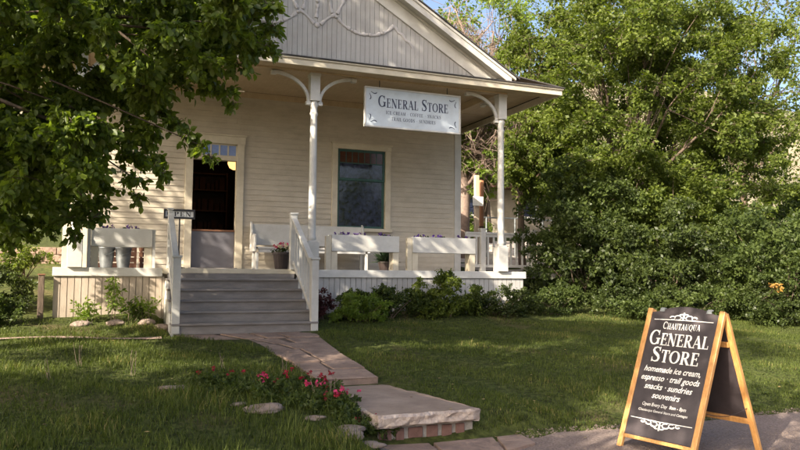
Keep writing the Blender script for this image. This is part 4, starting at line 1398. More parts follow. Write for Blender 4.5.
o, _ = foliage('upper_crown', L_ELM, tr_, upc, .15, 320, 12, droop=.3, ntw=12, jit=.7)
# a second tree outside the frame shades the lawn
def hidden2(p):
    x, y, z = pix(p)
    return not (z > 0.2 and -60 < x < 880 and -60 < y < 520)
cB = crown((-5.2, 3.4, 5.6), (4.7, 4.8, 2.9), 70, 5, .45, .75, keep=hidden2)
_rr = random.Random(88)
cB += [(-5.2 + _rr.gauss(0, 1.2), 2.9 + _rr.gauss(0, 1.0), 4.1 + _rr.uniform(-.6, .8), _rr.uniform(.4, .6)) for _ in range(18)]  # extra low clumps added to deepen the shade on the left foreground
tree('offframe_tree', 'large leafy tree standing left of the drive, its shadow crossing the lawn', (-5.6, 3.2, 0), (-5.5, 3.4, 3.8), cB, L_ELM, .15, 420, 15, r0=.26, nl=9, droop=.3, jit=.75, ntw=14)

cC = crown((-8.2, 1.3, 9.9), (2.4, 2.1, 3.0), 26, 6, .4, .7)  # out-of-view tree, added so its crown shades the right lawn
tree('offframe_tree', 'tall narrow unseen tree added farther left to dapple the right lawn', (-8.4, 1.3, 0), (-8.3, 1.3, 6.0), cC, L_ELM, .15, 380, 16, r0=.2, nl=7, droop=.3, jit=.75, ntw=14)

# ------------------------------------------------------------------ the big tree and shrubs at the right
big = crown((12.9, 15.6, 5.7), (5.3, 3.2, 5.0), 560, 8, .35, .62, shell=.30, keep=lambda p: pix(p)[0] > 552 and p[2] > 2.0 and pix(p)[1] > -120)
tree('maple_tree', 'large bushy green tree filling the right side beside the porch', (12.4, 15.6, float(H(12.4, 15.6))), (12.5, 15.4, 3.4), big, L_MAPLE, .088, 400, 31, r0=.2, nl=14, bfrac=.12, lfrac=.32, droop=.25, ntw=9, squash=.55, up=.9)
# a looser, sunnier tree just behind the porch corner
sun_c = crown((10.9, 18.0, 5.6), (2.0, 1.9, 3.4), 170, 9, .28, .5, keep=lambda p: pix(p)[0] > 508 and p[2] > 3.4)
tree('box_elder_tree', 'yellow green sunlit tree seen just right of the porch roof', (11.2, 18.3, float(H(11.2, 18.3))), (11.1, 18.2, 3.9), sun_c, L_MAPLE, .09, 260, 33, r0=.12, nl=9, droop=.3, up=.8)

def shrub(name, label, c, r, n, seed, lm, leaf, per, group=None, rmin=.16, rmax=.3, cat='shrub', keep=None, **kw):
    gz = float(H(c[0], c[1]))
    cl_ = crown((c[0], c[1], gz + c[2]), r, n, seed, rmin, rmax, keep=lambda p: p[2] > gz + .05 and (keep is None or keep(p)))
    t = empty(name, (c[0], c[1], gz), label, cat, group)
    rr_ = random.Random(seed)
    b_ = MB()
    for i in range(min(n, 16)):
        q = cl_[i * len(cl_) // min(n, 16)]
        limb(b_, (c[0] + rr_.uniform(-.1, .1), c[1] + rr_.uniform(-.1, .1), gz - .05), q[:3], .008 + .007 * r[2], .003, sag=.05, n=5, rr=rr_, sides=5)
    b_.build('stems', MT['bark'], t)
    foliage('foliage', lm, t, cl_, leaf, per, seed, **kw)
    return t
g_ = 'dark shrubs massed right of the porch'
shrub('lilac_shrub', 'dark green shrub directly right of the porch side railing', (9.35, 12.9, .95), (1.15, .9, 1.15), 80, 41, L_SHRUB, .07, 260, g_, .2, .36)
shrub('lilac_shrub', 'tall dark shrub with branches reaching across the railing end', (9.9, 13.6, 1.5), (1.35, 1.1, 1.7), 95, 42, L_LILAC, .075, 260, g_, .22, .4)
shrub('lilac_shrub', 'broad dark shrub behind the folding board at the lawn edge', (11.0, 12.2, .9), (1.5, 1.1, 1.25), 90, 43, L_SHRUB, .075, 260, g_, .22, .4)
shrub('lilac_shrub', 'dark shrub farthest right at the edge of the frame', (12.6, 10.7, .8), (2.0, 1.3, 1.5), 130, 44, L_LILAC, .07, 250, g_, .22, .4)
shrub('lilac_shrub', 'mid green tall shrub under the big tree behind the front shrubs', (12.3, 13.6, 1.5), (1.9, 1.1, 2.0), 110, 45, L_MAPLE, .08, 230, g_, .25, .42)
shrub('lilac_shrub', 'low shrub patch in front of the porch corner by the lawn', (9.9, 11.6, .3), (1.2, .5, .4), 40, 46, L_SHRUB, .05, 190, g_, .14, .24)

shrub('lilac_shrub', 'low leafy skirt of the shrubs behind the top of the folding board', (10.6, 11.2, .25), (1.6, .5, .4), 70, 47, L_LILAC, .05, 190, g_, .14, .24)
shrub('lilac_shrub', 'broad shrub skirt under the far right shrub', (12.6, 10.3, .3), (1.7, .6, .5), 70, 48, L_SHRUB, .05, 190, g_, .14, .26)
# plants along the porch foot, right
g2 = 'garden shrubs along the foot of the porch'
shrub('garden_shrub', 'bright green mounded shrub at the foot of the porch below the right planter', (5.55, 11.7, .28), (.62, .36, .44), 60, 51, L_MAPLE, .05, 190, g2, .11, .18)
shrub('garden_shrub', 'leafy shrub with pale seed heads below the middle planter', (4.5, 11.75, .22), (.80, .3, .36), 56, 52, L_LILAC, .045, 200, g2, .10, .18)
shrub('garden_shrub', 'sunlit low green shrub right beside the stairs', (3.95, 11.45, .16), (.55, .32, .26), 40, 53, L_LIME, .045, 180, g2, .09, .16)
shrub('garden_shrub', 'dark low shrub under the right corner column', (6.75, 11.8, .2), (.95, .35, .32), 54, 54, L_SHRUB, .045, 190, g2, .1, .18)
shrub('garden_shrub', 'low green shrub between the corner column and the dark bushes', (7.95, 11.9, .22), (.7, .35, .34), 44, 55, L_LILAC, .045, 170, g2, .1, .18)
shrub('garden_shrub', 'purple leaved low plant tucked against the stair side', (3.3, 11.75, .22), (.17, .25, .24), 14, 56, L_PURP, .05, 120, g2, .08, .13)
def stalks(name, label, c, n, hgt, lm, seed, group=None, spread=.15, leaf=.07, cat='plant'):
    gz = float(H(c[0], c[1]))
    t = empty(name, (c[0], c[1], gz), label, cat, group)
    rr_ = random.Random(seed)
    b_ = MB(); cl_ = []
    for i in range(n):
        x, y = c[0] + rr_.uniform(-spread, spread) * .5, c[1] + rr_.uniform(-spread, spread) * .5
        h_ = hgt * rr_.uniform(.7, 1.1)
        e = (x + rr_.uniform(-spread, spread), y + rr_.uniform(-spread, spread), gz + h_)
        limb(b_, (x, y, gz - .02), e, .005, .002, n=4, rr=rr_, sides=4)
        for t_ in (.35, .55, .75, .95):
            cl_.append((x + (e[0] - x) * t_, y + (e[1] - y) * t_, gz + h_ * t_, .06 + .03 * rr_.random()))
    b_.build('stems', MT['twig'], t)
    foliage('leaves', lm, t, cl_, leaf, 14, seed, ntw=5, aspect=.4)
    return t
g3 = 'leafy weeds along the left porch skirting'
stalks('tall_weed', 'tallest leafy weed standing against the left porch skirting', (.17, 11.85), 6, .62, L_LIME, 61, g3, .16)
stalks('tall_weed', 'low bright weed at the foot of the skirting left of the tallest one', (-.22, 11.8), 6, .28, L_LIME, 62, g3, .2)
stalks('tall_weed', 'spreading yellow green weed near the left stair side', (.55, 11.8), 9, .30, L_LIME, 63, g3, .25)
stalks('tall_weed', 'thin weed between the tall weed and the stairs', (.38, 11.75), 5, .24, L_LILAC, 64, g3, .15)
# left bushes
g4 = 'shrubs left of the porch'
shrub('hedge_shrub', 'dark green bush left of the porch beside the brown post', (-1.85, 12.7, .35), (.95, .5, .50), 64, 71, L_SHRUB, .05, 210, g4, .13, .22)
shrub('hedge_shrub', 'grey green bush at the left edge of the lawn', (-1.55, 11.6, .22), (.6, .3, .25), 34, 72, L_LILAC, .045, 190, g4, .1, .18)
shrub('hedge_shrub', 'shrub rising in front of the low stone wall', (-1.45, 15.2, .35), (.4, .35, .4), 18, 73, L_MAPLE, .055, 160, g4, .13, .22)
ps = empty('wooden_post', (-.86, 12.15, .7), 'short dark brown post at the left end of the porch', 'post')
part('shaft', MT['bark'], ps, (-.90, -.82, 12.1, 12.18, .6, 1.42), bevel=.006)
part('cap', MT['brown'], ps, (-.91, -.81, 12.09, 12.19, 1.421, 1.44))
# low stone wall at left behind
lw = empty('low_stone_wall', (-4, 19, 1.6), 'low reddish stone garden wall left of the store', 'wall')
m = MB()
rr = random.Random(9)
for row in range(4):
    x = -9.0
    while x < -.9:
        wd = rr.uniform(.2, .5)
        m.box(x, x + wd - .015, 18.0 + rr.uniform(-.03, .02), 18.35, 1.35 + row * .165, 1.35 + row * .165 + .155)
        x += wd
m.build('stonework', MT['stone'], lw, bevel=.012)
part('core', MT['mortar'], lw, (-9.0, -.95, 18.05, 18.33, 1.2, 1.98))

# flower pots
fp = empty('flower_pot', (3.0, 13.2, DK), 'dark pot of pale pink flowers at the top of the stairs', 'potted plant')
MB().lathe(3.0, 13.2, [(.11, DK), (.115, DK + .01), (.155, DK + .27), (.17, DK + .275), (.17, DK + .32), (.15, DK + .32), (.14, DK + .29)], 20).build('pot', MT['terracotta'], fp, smooth=False)
foliage('foliage', L_SHRUB, fp, [(3.0 + dx, 13.2 + dy, DK + .36 + dz, .09) for dx, dy, dz in ((0, 0, .02), (.1, 0, 0), (-.1, 0, 0), (0, .1, 0), (0, -.1, 0))], .04, 60, 81, ntw=7)
foliage('blossoms', L_PINK, fp, [(3.0 + dx, 13.15 + dy, DK + .44 + dz, .05) for dx, dy, dz in ((-.11, 0, .0), (-.02, -.05, .03), (.07, -.02, .0), (.12, .03, -.02))], .035, 30, 82, ntw=9, aspect=.9)
foliage('pale_blossoms', L_WHITE, fp, [(3.0 + dx, 13.1 + dy, DK + .42 + dz, .045) for dx, dy, dz in ((-.05, 0, .0), (.03, -.05, .03), (.10, 0, -.02))], .035, 28, 83, ntw=9, aspect=.9)
dp = empty('spiky_plant', (5.0, 13.95, DK), 'dark spiky leaved plant in a pot beside the bench end', 'potted plant')
MB().lathe(5.18, 13.6, [(.10, DK), (.14, DK + .16), (.14, DK + .18), (.12, DK + .18)], 16).build('pot', MT['terracotta'], dp)
rg = np.random.default_rng(5)
n = 150
th = rg.uniform(0, 2 * math.pi, n); el = rg.uniform(-.1, 1.4, n)
D = np.stack([np.cos(th) * np.cos(el), np.sin(th) * np.cos(el), np.sin(el)], 1)
V_, F_, k = leaf_arrays(np.tile(np.array([5.18, 13.6, DK + .17]), (n, 1)), D, np.tile(np.array([0., 0, 1]), (n, 1)) + rg.normal(size=(n, 3)) * .3, rg.uniform(.2, .34, n), rg.uniform(.025, .05, n))
np_mesh('foliage', V_, F_, L_PINE, dp, np.repeat(rg.uniform(0, 1, n), k), off=origin(dp))
# pansies in the planters
def flower_clump(name, label, p, seed, pm, group, n=3, size=.03, spread=.10, h=.08, cat='flower', gm=None, per=30):
    t = empty(name, p, label, cat, group)
    rr_ = random.Random(seed)
    foliage('foliage', gm or L_SHRUB, t, [(p[0] + rr_.uniform(-spread, spread), p[1] + rr_.uniform(-.04, .04), p[2] + h * .4, h * .7) for _ in range(4)], max(.034, size * 1.1), per, seed, ntw=6)
    foliage('blossoms', pm, t, [(p[0] + rr_.uniform(-spread, spread), p[1] - .02 + rr_.uniform(-.04, .04), p[2] + h * rr_.uniform(.8, 1.25), size * .9) for _ in range(n)], size, 12, seed + 1, ntw=6, aspect=.95)
    return t
gp = 'violet pansies in the porch planters'
k = 0
for (x, wd), where, cs in zip(PLX, ('left', 'middle', 'right'), ((.25, .6), (.2, .55, 1.05), (.2, .6, 1.05))):
    for j, c_ in enumerate(cs):
        pos = (('left half', 'right half') if len(cs) == 2 else ('left end', 'centre', 'right end'))[j]
        flower_clump('pansy', 'violet pansies at the %s of the %s planter box' % (pos, where), (x + c_, YF + .19, DK + .585), 90 + k, L_PANSY, gp, 4, .034, .12, .06)
        k += 1

# flower bed beside the slab
gb_ = 'pink and red flowers beside the path'
bed = [(205, 392, 7.1, 'R'), (232, 388, 7.1, 'R'), (262, 392, 6.9, 'P'), (275, 386, 7.1, 'R'), (291, 392, 6.9, 'R'), (310, 384, 7.1, 'R'), (296, 380, 7.3, 'R'), (312, 396, 6.7, 'P'), (327, 392, 6.8, 'R'), (329, 405, 6.5, 'P'), (347, 398, 6.7, 'P'), (318, 378, 7.3, 'R'), (372, 416, 6.2, 'R'), (340, 410, 6.4, 'R')]
names = ['deep red flowers at the far left of the bed', 'dark red flowers second from the left of the bed', 'brightest pink blossom standing alone left in the bed', 'red flowers just behind the bright pink blossom', 'dark red flowers in the centre of the bed',
         'small red flowers at the back of the bed centre', 'highest red flower at the back of the bed', 'pink flowers toward the right of the bed', 'red flowers near the path slab', 'pink flowers low in front near the slab', 'lone pink flower nearest the slab edge', 'tall red flower beside the upper slab', 'dark red flowers against the side of the big stone slab', 'red flowers at the front of the bed by the rocks']
for i, ((x, y, d, c_), nm) in enumerate(zip(bed, names)):
    p = at(x, y, d); gz = float(H(p[0], p[1]))
    flower_clump('petunia', nm, (float(p[0]), float(p[1]), gz), 120 + 3 * i, L_PINK if c_ == 'P' else L_RED, gb_, 4 if c_ == 'P' else 3, .026 if c_ == 'P' else .022, .15, .14, gm=L_LILAC, per=170)
for i, (x, y, d, sc, lb) in enumerate([(265, 424, 6.25, .15, 'flat pale sandstone rock in the sunlit grass'), (172, 398, 6.9, .11, 'reddish rock at the left end of the flower bed'), (347, 436, 5.9, .12, 'pale flat rock in front of the flower bed'),
                                      (350, 448, 5.75, .10, 'grey rounded rock at the bottom edge near the landing'), (371, 444, 5.85, .09, 'pinkish rock against the lower landing stones'), (316, 428, 6.1, .07, 'small half buried rock between the flowers and pale rock'), (237, 416, 6.4, .06, 'little flat rock left of the large pale one')]):
    p = at(x, y, d); gz = float(H(p[0], p[1]))
    m = MB().blob((0, 0, 0), (sc * 1.15, sc * .8, sc * .30), 200 + i, .34, 3)
    o = m.build('rock', MT['rock'])
    o.location = (float(p[0]), float(p[1]), gz + sc * .12)
    tag(o, lb, 'rock', 'rocks edging the flower bed')
rg = random.Random(4)
for i, (x, y) in enumerate([(.2, 11.55), (.62, 11.5), (-.3, 11.6), (.82, 11.35)]):
    o = MB().blob((0, 0, 0), (.13, .09, .055), 230 + i, .22, 3).build('rock', MT['rock'])
    o.location = (x, y, float(H(x, y)) + .015)
    tag(o, ['flat edging rock below the tall weed', 'edging rock near the left stair side', 'edging rock at the left end of the porch bed', 'rock touching the foot of the left stair post'][i], 'rock', 'rocks edging the porch bed')

rr = random.Random(44)
bc = []
for i in range(150):
    x, y = rr.uniform(195, 385), 0
    t_ = (x - 195) / 190
    y = 392 + 30 * t_ ** 1.5 + rr.gauss(0, 9)
    d_ = 7.1 - 1.1 * t_ ** 1.3 + rr.uniform(-.3, .3)
    p = at(x, y, d_)
    if p[0] > 2.1 and p[1] > 5.8: continue
    if p[0] > 1.9 and p[1] < 5.8: continue
    bc.append((p[0], p[1], float(H(p[0], p[1])) + rr.uniform(.01, .09), rr.uniform(.05, .11)))
bo, _ = foliage('bed_foliage', L_LILAC, None, bc, .042, 60, 441, ntw=7, aspect=.45, droop=.1)
tag(bo, 'low leafy plants filling the flower bed beside the path', 'bed plants', kind='stuff')
# ------------------------------------------------------------------ grass
def grass():
    rg = np.random.default_rng(77)
    N0 = 420000
    X_ = rg.uniform(-3.2, 12.5, N0); Y_ = 4.2 + (12.1 - 4.2) * rg.uniform(0, 1, N0) ** 1.25
    keep = np.ones(N0, bool)
    # road edge, path, slab, stairs, beds
    k = sstep(1.75, 2.15, X_)
    edge = (3.5) * (1 - k) + (5.74 + .03 * np.sin(X_ * 5) + .02 * np.sin(X_ * 13 + 1)) * k
    keep &= Y_ > edge + rg.exponential(.03, N0) - .02 * (rg.uniform(0, 1, N0) < .3)
    lx = np.interp(Y_, [5.7, 7.45, 8.5, 9.4, 10.2, 10.8], [2.12, 2.08, 2.06, 1.95, 1.45, .93])
    rx = np.interp(Y_, [5.7, 7.45, 8.5, 9.4, 10.2, 10.8], [3.16, 2.83, 2.83, 2.87, 2.94, 3.0])
    keep &= ~((X_ > lx + .06 * rg.uniform(0, 1, N0) ** 2 * (Y_ > 7.5)) & (X_ < rx - .06 * rg.uniform(0, 1, N0) ** 2 * (Y_ > 7.5)) & (Y_ < 10.85))
    keep &= ~((X_ > .86) & (X_ < 3.08) & (Y_ > 10.7))
    keep &= ~((X_ < .9) & (Y_ > 10.60) & (Y_ < 10.68))
    keep &= ~((X_ > 1.88) & (X_ < 3.5) & (Y_ < 5.86))
    # bare soil strips along the porch
    keep &= ~((Y_ > 11.35) & (rg.uniform(0, 1, N0) < .75))
    # patchiness
    pn = np.sin(X_ * 2.3 + 1.1 * np.sin(Y_ * 1.7)) * np.sin(Y_ * 2.9 + X_ * .7) + .5 * np.sin(X_ * 6.1 + Y_ * 4.3)
    keep &= rg.uniform(0, 1, N0) < .80 + .2 * pn
    P = np.stack([X_, Y_, H(X_, Y_) - .004], 1)
    v = P - EYE
    zz = v @ FWD
    px = 400 + 730 * (v @ RGT) / zz
    py = 225 - 730 * (v @ UPV) / zz
    keep &= (zz > 3) & (px > -60) & (px < 860) & (py < 500)
    P = P[keep]; pn = pn[keep]; px = px[keep]
    n = len(P)
    cn = np.sin(P[:, 0] * 11 + 2 * np.sin(P[:, 1] * 9)) * np.sin(P[:, 1] * 13 + 1.5 * np.sin(P[:, 0] * 7))
    hgt = (.018 + .026 * rg.uniform(0, 1, n)) * (1 + .30 * pn + .45 * cn) * np.where(rg.uniform(0, 1, n) < .02, 1.9, 1)
    left = (P[:, 0] < 2.1)
    hgt *= np.where(left, 1.35, 1.0)
    # unmown tufts in the bed
    bedm = (P[:, 0] < 2.15) & (P[:, 0] > .4) & (P[:, 1] < 7.4)
    hgt *= np.where(bedm & (rg.uniform(0, 1, n) < .35), 1.9, 1.0)
    wd = rg.uniform(.004, .009, n)
    th = rg.uniform(0, 2 * math.pi, n)
    S_ = np.stack([np.cos(th), np.sin(th), np.zeros(n)], 1)
    ln_ = np.stack([np.cos(th + 1.5 + rg.normal(size=n) * .4), np.sin(th + 1.5), np.zeros(n)], 1) * (hgt * rg.uniform(.1, .9, n))[:, None]
    up = np.array([0, 0, 1.0])
    a_ = P - S_ * wd[:, None] * .5; b_ = P + S_ * wd[:, None] * .5
    mid = P + up * (hgt * .6)[:, None] + ln_ * .4
    c_ = mid + S_ * wd[:, None] * .35; e_ = mid - S_ * wd[:, None] * .35
    tip = P + up * hgt[:, None] + ln_
    V_ = np.stack([a_, b_, c_, tip, e_], 1).reshape(-1, 3)
    bb = np.arange(n)[:, None] * 5
    # one quad plus one triangle folded into a second quad (tip shared)
    Q1 = bb + np.array([0, 1, 2, 4])
    T = bb + np.array([4, 2, 3])
    rn = np.clip(rg.uniform(0, 1, n) * .7 + .15 + .18 * pn, 0, 1)
    me = bpy.data.meshes.new('grass')
    me.vertices.add(len(V_)); me.vertices.foreach_set('co', V_.astype(np.float32).ravel())
    li = np.concatenate([Q1.ravel(), T.ravel()]).astype(np.int32)
    me.loops.add(len(li)); me.loops.foreach_set('vertex_index', li)
    me.polygons.add(2 * n)
    ls = np.concatenate([np.arange(0, 4 * n, 4), 4 * n + np.arange(0, 3 * n, 3)]).astype(np.int32)
    me.polygons.foreach_set('loop_start', ls)
    me.update(calc_edges=True)
    at_ = me.attributes.new('rnd', 'FLOAT', 'POINT')
    at_.data.foreach_set('value', np.repeat(rn, 5).astype(np.float32))
    o = link('grass', me, None, L_GRASS)
    tag(o, 'short mown lawn grass with longer tufts around the flower bed', 'grass', kind='stuff')
grass()
# clover and broad leaved ground cover in the lawn
rg = np.random.default_rng(78)
n = 26000
X_ = rg.uniform(-3, 12, n); Y_ = rg.uniform(4.4, 11.8, n)
pn = np.sin(X_ * 1.9 + 2) * np.sin(Y_ * 2.3 + X_)
k_ = (pn + rg.normal(size=n) * .4 > .1) & ~((X_ > 1.9) & (X_ < 3.2)) & ((Y_ > 5.8) | (X_ < 1.8)) & ~((X_ > .85) & (X_ < 3.1) & (Y_ > 9.3))
X_, Y_ = X_[k_], Y_[k_]
n = len(X_)
P = np.stack([X_, Y_, H(X_, Y_) + rg.uniform(.01, .035, n)], 1)
D = rg.normal(size=(n, 3)); D[:, 2] = .25; D /= np.linalg.norm(D, axis=1, keepdims=True)
N = rg.normal(size=(n, 3)) * .35 + np.array([0, 0, 1])
V_, F_, k = leaf_arrays(P, D, N, rg.uniform(.018, .04, n), rg.uniform(.012, .026, n), False)
tag(np_mesh('ground_cover', V_, F_, L_LILAC, None, np.repeat(rg.uniform(0, 1, n), k)), 'clover and small broad leaves scattered through the lawn', 'ground cover', kind='stuff')
# fallen leaves and litter on the lawn and path
rg = np.random.default_rng(80)
n = 420
X_ = rg.uniform(-3, 10, n); Y_ = rg.uniform(4.6, 11.6, n)
onp = (X_ > 2.05) & (X_ < 3.1) & (Y_ > 5.8) & (Y_ < 10.8)
zz_ = np.where(onp, np.where(Y_ < 7.45, .312, np.interp(Y_, [7.45, 9, 10.8], [.395, .485, .61])), H(X_, Y_) + .03)
D = rg.normal(size=(n, 3)); D[:, 2] *= .08; D /= np.linalg.norm(D, axis=1, keepdims=True)
V_, F_, k = leaf_arrays(np.stack([X_, Y_, zz_], 1), D, rg.normal(size=(n, 3)) * .15 + np.array([0, 0, 1]), rg.uniform(.02, .05, n), rg.uniform(.012, .03, n), False)
L_DEAD = leaf_mat('dry_leaf', (.12, .07, .03), (.34, .25, .11), .2)
tag(np_mesh('fallen_leaves', V_, F_, L_DEAD, None, np.repeat(rg.uniform(0, 1, n), k)), 'dry fallen leaves strewn over the lawn and the path', 'fallen leaves', kind='stuff')
# loose gravel on the drive
rg = np.random.default_rng(79)
n = 26000
X_ = rg.uniform(2.2, 9, n); Y_ = rg.uniform(3.8, 5.85, n)
k_ = ~((X_ < 3.5) & (Y_ > 4.7))
X_, Y_ = X_[k_], Y_[k_]; n = len(X_)
s = rg.uniform(.004, .014, n) * (1 + 1.2 * (rg.uniform(0, 1, n) < .04))
tet = np.array([[1, 0, -.2], [-.5, .87, -.2], [-.5, -.87, -.2], [.1, .1, .8]])
an = rg.uniform(0, 6.28, n)
ca, sa = np.cos(an)[:, None], np.sin(an)[:, None]
tx = tet[:, 0] * ca - tet[:, 1] * sa; ty = tet[:, 0] * sa + tet[:, 1] * ca
V_ = np.stack([X_[:, None] + tx * s[:, None], Y_[:, None] + ty * s[:, None], H(X_, Y_)[:, None] + .007 + np.tile(tet[:, 2], (n, 1)) * s[:, None] * .8], 2).reshape(-1, 3)
F_ = np.concatenate([np.arange(n)[:, None] * 4 + np.array(q) for q in ((0, 1, 3), (1, 2, 3), (2, 0, 3))], 0)
tag(np_mesh('loose_gravel', V_, F_, MT['rock']), 'loose gravel chips scattered on the drive', 'gravel', kind='stuff')
# weeds in the lawn
gw = 'thin seed stalks in the left lawn'
for i, (x, y, d) in enumerate([(78, 362, 8.0), (315, 405, 6.6), (328, 402, 6.6), (46, 392, 7.2), (130, 384, 7.5), (283, 364, 7.9), (222, 370, 7.6)]):
    p = at(x, y, d); gz = float(H(p[0], p[1]))
    t = empty('seed_stalk', (float(p[0]), float(p[1]), gz), ['thin grass seed stalk at far left of the lawn', 'seed stalk right behind the pale rock', 'taller seed stalk near the pink flowers', 'seed stalk low at the left edge', 'seed stalk in the middle of the left lawn', 'seed stalk just left of the path bend', 'seed stalk above the left end of the flower bed'][i], 'weed', gw)
    b = MB()
    for q in range(3):
        limb(b, (p[0] + .02 * q, p[1], gz), (p[0] + rg.uniform(-.06, .06), p[1] + rg.uniform(-.04, .04), gz + rg.uniform(.18, .28)), .0025, .0015, n=4, sides=4)
    b.build('stem', MT['twig'], t)

# ------------------------------------------------------------------ background, right of the building
gzz = float(H(10.4, 19.4))
pp = empty('notice_post', (10.35, 19.45, gzz), 'pale square wooden post carrying a small white notice behind the porch railing', 'post')
part('post', MT['palewood'], pp, (10.28, 10.41, 19.4, 19.52, gzz - .2, 4.46), bevel=.01)
part('notice', MT['lettering'], pp, (10.18, 10.52, 19.36, 19.385, 3.53, 3.81))
p2 = empty('round_post', (10.62, 19.75, gzz), 'orange brown round wooden post just behind the notice post', 'post')
MB().tube([(10.62, 19.75, gzz - .2), (10.62, 19.75, 3), (10.63, 19.75, 4.35)], [.12, .115, .11], 12).build('shaft', MT['orange'], p2, smooth=True)
part('collar', MT['black'], p2, (10.50, 10.74, 19.63, 19.87, 2.9, 2.93))
# tree trunk right behind the wall corner
up_ = empty('utility_pole', (8.35, 16.8, 1.5), 'weathered grey wooden pole standing just beyond the store corner', 'pole')
MB().tube([(8.33, 16.8, 1.2), (8.33, 16.8, 4), (8.33, 16.8, 6.2)], [.105, .10, .095], 12).build('shaft', MT['bark'], up_, smooth=True)
part('cap', MT['black'], up_, (8.22, 8.44, 16.69, 16.91, 6.201, 6.22))
# house behind
hx, hy = 17.5, 33.0
hz = float(H(hx, hy)) - .2
hs = empty('background_house', (hx, hy, hz), 'low tan house with brown roof behind the notice post', 'house')
m = MB(); m.box(hx - 4.5, hx + 6, hy, hy + 6, hz - 1, hz + 2.7); m.build('wall', MT['stucco'], hs)
m = MB(); m.prism([(hy - .7, hz + 2.6), (hy + 3, hz + 4.0), (hy + 6.7, hz + 2.6), (hy + 6.7, hz + 2.45), (hy - .7, hz + 2.45)], hx - 5.1, hx + 6.6, 'yz'); m.build('roof', MT['roofbrown'], hs)
for x in (hx - 3, hx - .2, hx + 3):
    wn = part('window', MT['white'], hs, (x - .6, x + .6, hy - .06, hy - .01, hz + 1.0, hz + 2.1)); part('pane', MT['glass'], wn, (x - .5, x + .5, hy - .08, hy - .061, hz + 1.1, hz + 2.0))
# wire fence posts with rails in the yard
fe = empty('pipe_fence', (11.5, 21.5, 2.0), 'thin pale pipe fence behind the wooden posts', 'fence')
m = MB()
for i in range(7):
    x = 9.6 + i * 1.1; zz = float(H(x, 21.5))
    m.tube([(x, 21.5, zz - .1), (x, 21.5, zz + 1.35)], .03, 7)
m.build('post', MT['metal'], fe)
m = MB(); m.tube([(9.6 + i * 1.1, 21.5, float(H(9.6 + i * 1.1, 21.5)) + 1.33) for i in range(7)], .025, 6)
m.tube([(9.6 + i * 1.1, 21.5, float(H(9.6 + i * 1.1, 21.5)) + .7) for i in range(7)], .012, 5); m.build('rail', MT['metal'], fe)

# bare twigged tree behind the roof
def bare_tree():
    t = empty('bare_tree', (10.9, 21.3, float(H(10.9, 21.3))), 'tree of tangled bare grey twigs rising behind the roof', 'tree')
    rr_ = random.Random(17)
    b_ = MB()
    zz = float(H(10.9, 21.3))
    tr1 = limb(b_, (10.9, 21.3, zz - .3), (10.8, 21.3, zz + 4), .24, .17, wob=.04, rr=rr_, sides=10)
    A, Bv = [], []
    leaves = []
    for i in range(52):
        s = tr1[rr_.choice([-1, -2, -3, -4])]
        e = Vector((10.9 + rr_.gauss(-.1, 1.0), 21.3 + rr_.uniform(-1.3, 1.3), zz + rr_.uniform(3.6, 8.6)))
        lp = limb(b_, s, e, .07, .02, n=8, sag=.04, rr=rr_, wob=.18, sides=5)
        for j in range(34):
            q = lp[rr_.randint(2, 8)]
            e2 = q + Vector((rr_.gauss(0, .55), rr_.gauss(0, .5), rr_.gauss(-.15, .5)))
            A.append(q); Bv.append(e2)
            for k2 in range(3):
                q2 = q.lerp(e2, rr_.uniform(.3, 1)); e3 = q2 + Vector((rr_.gauss(0, .3), rr_.gauss(0, .3), rr_.gauss(-.12, .28)))
                A.append(q2); Bv.append(e3)
            if rr_.random() < .17: leaves.append((*e2, rr_.uniform(.2, .35)))
    b_.build('trunk', MT['twig'], t, smooth=True)
    V_, F_ = sticks(np.array([tuple(v) for v in A]), np.array([tuple(v) for v in Bv]), .010, .004)
    np_mesh('twigs', V_, F_, MT['twig'], t, off=origin(t))
    foliage('leaves', L_LIME, t, leaves, .11, 90, 18, ntw=8)
bare_tree()
# further trees and the dark conifer; each reads as its own crown
def bg_tree(name, label, x, y, rx, rz, zc, n, per, seed, lm, leaf, group='trees beyond the store', r0=.22, bark='bark', **kw):
    zz = float(H(x, y))
    tree(name, label, (x, y, zz), (x + .1, y, zz + max(1.2, zc - rz * .6)), crown((x, y, zz + zc), (rx, rx, rz), n, seed, rx * .16, rx * .3), lm, leaf, per, seed, r0=r0, nl=8, group=group, bark=bark, **kw)
bg_tree('spruce_tree', 'dark conifer seen between the wall corner and the column', 12.2, 27, 1.8, 3.6, 4.2, 70, 170, 301, L_PINE, .14)
bg_tree('shade_tree', 'sunlit yellow green tree behind the notice post and column', 12.6, 23.2, 1.3, 1.5, 3.4, 46, 120, 302, L_LIME, .11, r0=.1)
bg_tree('shade_tree', 'leafy pale green tree behind the tangled bare twigs', 15.5, 28, 3.0, 4.6, 7.2, 130, 130, 303, L_LIME, .14)
bg_tree('shade_tree', 'tall green tree behind the big tree at the right', 20.5, 26, 4.2, 6.2, 8.0, 170, 130, 304, L_MAPLE, .15)
bg_tree('shade_tree', 'far green tree at the right edge of the picture', 26, 24, 4.4, 5.8, 7.2, 150, 120, 305, L_MAPLE, .16)
bg_tree('shade_tree', 'thin topped tree left of the bare twigs behind the rake', 9.8, 27, 2.0, 3.8, 8.6, 80, 90, 306, L_LIME, .15, bark='birch')
bg_tree('shade_tree', 'green tree behind the low stone wall at far left', -6.5, 37, 3.4, 2.8, 4.6, 100, 150, 307, L_MAPLE, .16)
bg_tree('shade_tree', 'second green tree behind the stone wall nearer the store', -1.0, 41, 3.0, 3.0, 5.0, 90, 150, 308, L_MAPLE, .16)
bg_tree('shade_tree', 'wide green tree beyond the tan house', 24, 38, 5, 4, 5.5, 100, 130, 309, L_MAPLE, .2)
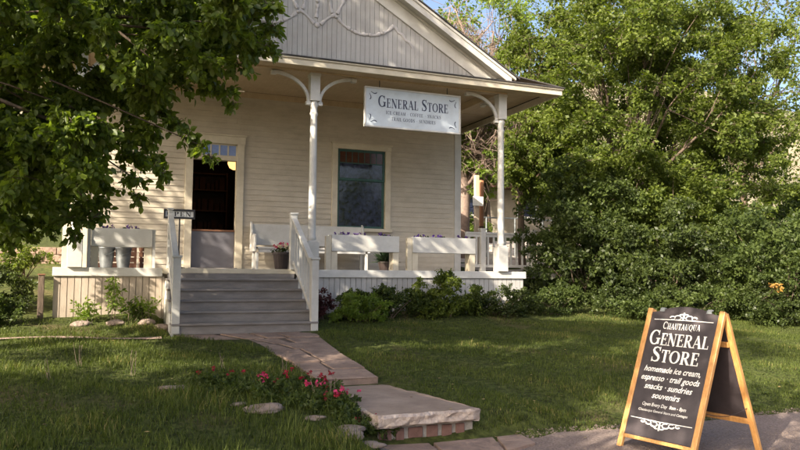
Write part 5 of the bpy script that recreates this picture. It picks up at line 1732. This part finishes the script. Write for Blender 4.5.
# under-storey bushes that close the view below the crowns
g5 = 'bushes along the far drive'
shrub('roadside_bush', 'sunny bush behind the pipe fence near the posts', (11.4, 22.8, .6), (1.2, .8, .7), 40, 401, L_LIME, .09, 120, g5, .22, .36)
shrub('roadside_bush', 'dark bush in front of the tan house', (14.6, 30.5, .7), (2.4, 1.0, 1.0), 50, 402, L_MAPLE, .12, 130, g5, .3, .5)
shrub('roadside_bush', 'dense bush closing the view right of the drive', (17.5, 20.5, 1.2), (2.2, 1.4, 1.6), 60, 403, L_MAPLE, .11, 150, g5, .3, .5)
shrub('roadside_bush', 'bush below the far right trees', (21.0, 17.5, 1.4), (2.6, 1.6, 2.0), 70, 404, L_MAPLE, .12, 150, g5, .35, .55)
shrub('roadside_bush', 'bush in the right distance beyond the yellow ball', (18, 14.0, 1.1), (2.0, 1.4, 1.8), 60, 405, L_LILAC, .10, 150, g5, .3, .5)
# yellow blossoms in the shrub at the right edge
p = at(776, 286, 13.35)
yb = empty('yellow_flowers', (float(p[0]), float(p[1]), float(p[2]) - .1), 'small yellow orange patch of blossoms in the dark shrub at the right edge', 'flowers')
foliage('blossoms', MT['yellow'], yb, [(float(p[0]) + dx, float(p[1]), float(p[2]) + dz, r_) for dx, dz, r_ in ((0, 0, .09), (-.09, .03, .05), (.06, -.05, .06))], .045, 34, 501, ntw=12, aspect=.9)
limb_b = MB()
limb(limb_b, (float(p[0]) + .3, float(p[1]) + .6, float(p[2]) - .3), (float(p[0]), float(p[1]), float(p[2])), .01, .004, n=5, sides=5)
limb_b.build('stem', MT['bark'], yb)
# trees across the drive, behind the eye: they stand in the window's reflection
for i, (x, y, lm, lb) in enumerate([(27, -24, L_PINE, 'pointed dark conifer across the drive reflected in the window'), (19, -27, L_MAPLE, 'round green tree across the drive left of the conifer'), (36, -25, L_MAPLE, 'round green tree across the drive right of the conifer')]):
    tree('street_spruce' if i == 0 else 'roadside_tree', lb, (x, y, 0), (x, y, 3), crown((x, y, 5.0), (2.6, 2.6, 4.6), 60, 600 + i, .6, 1.0), lm, .3, 90, 600 + i, r0=.25, nl=6)
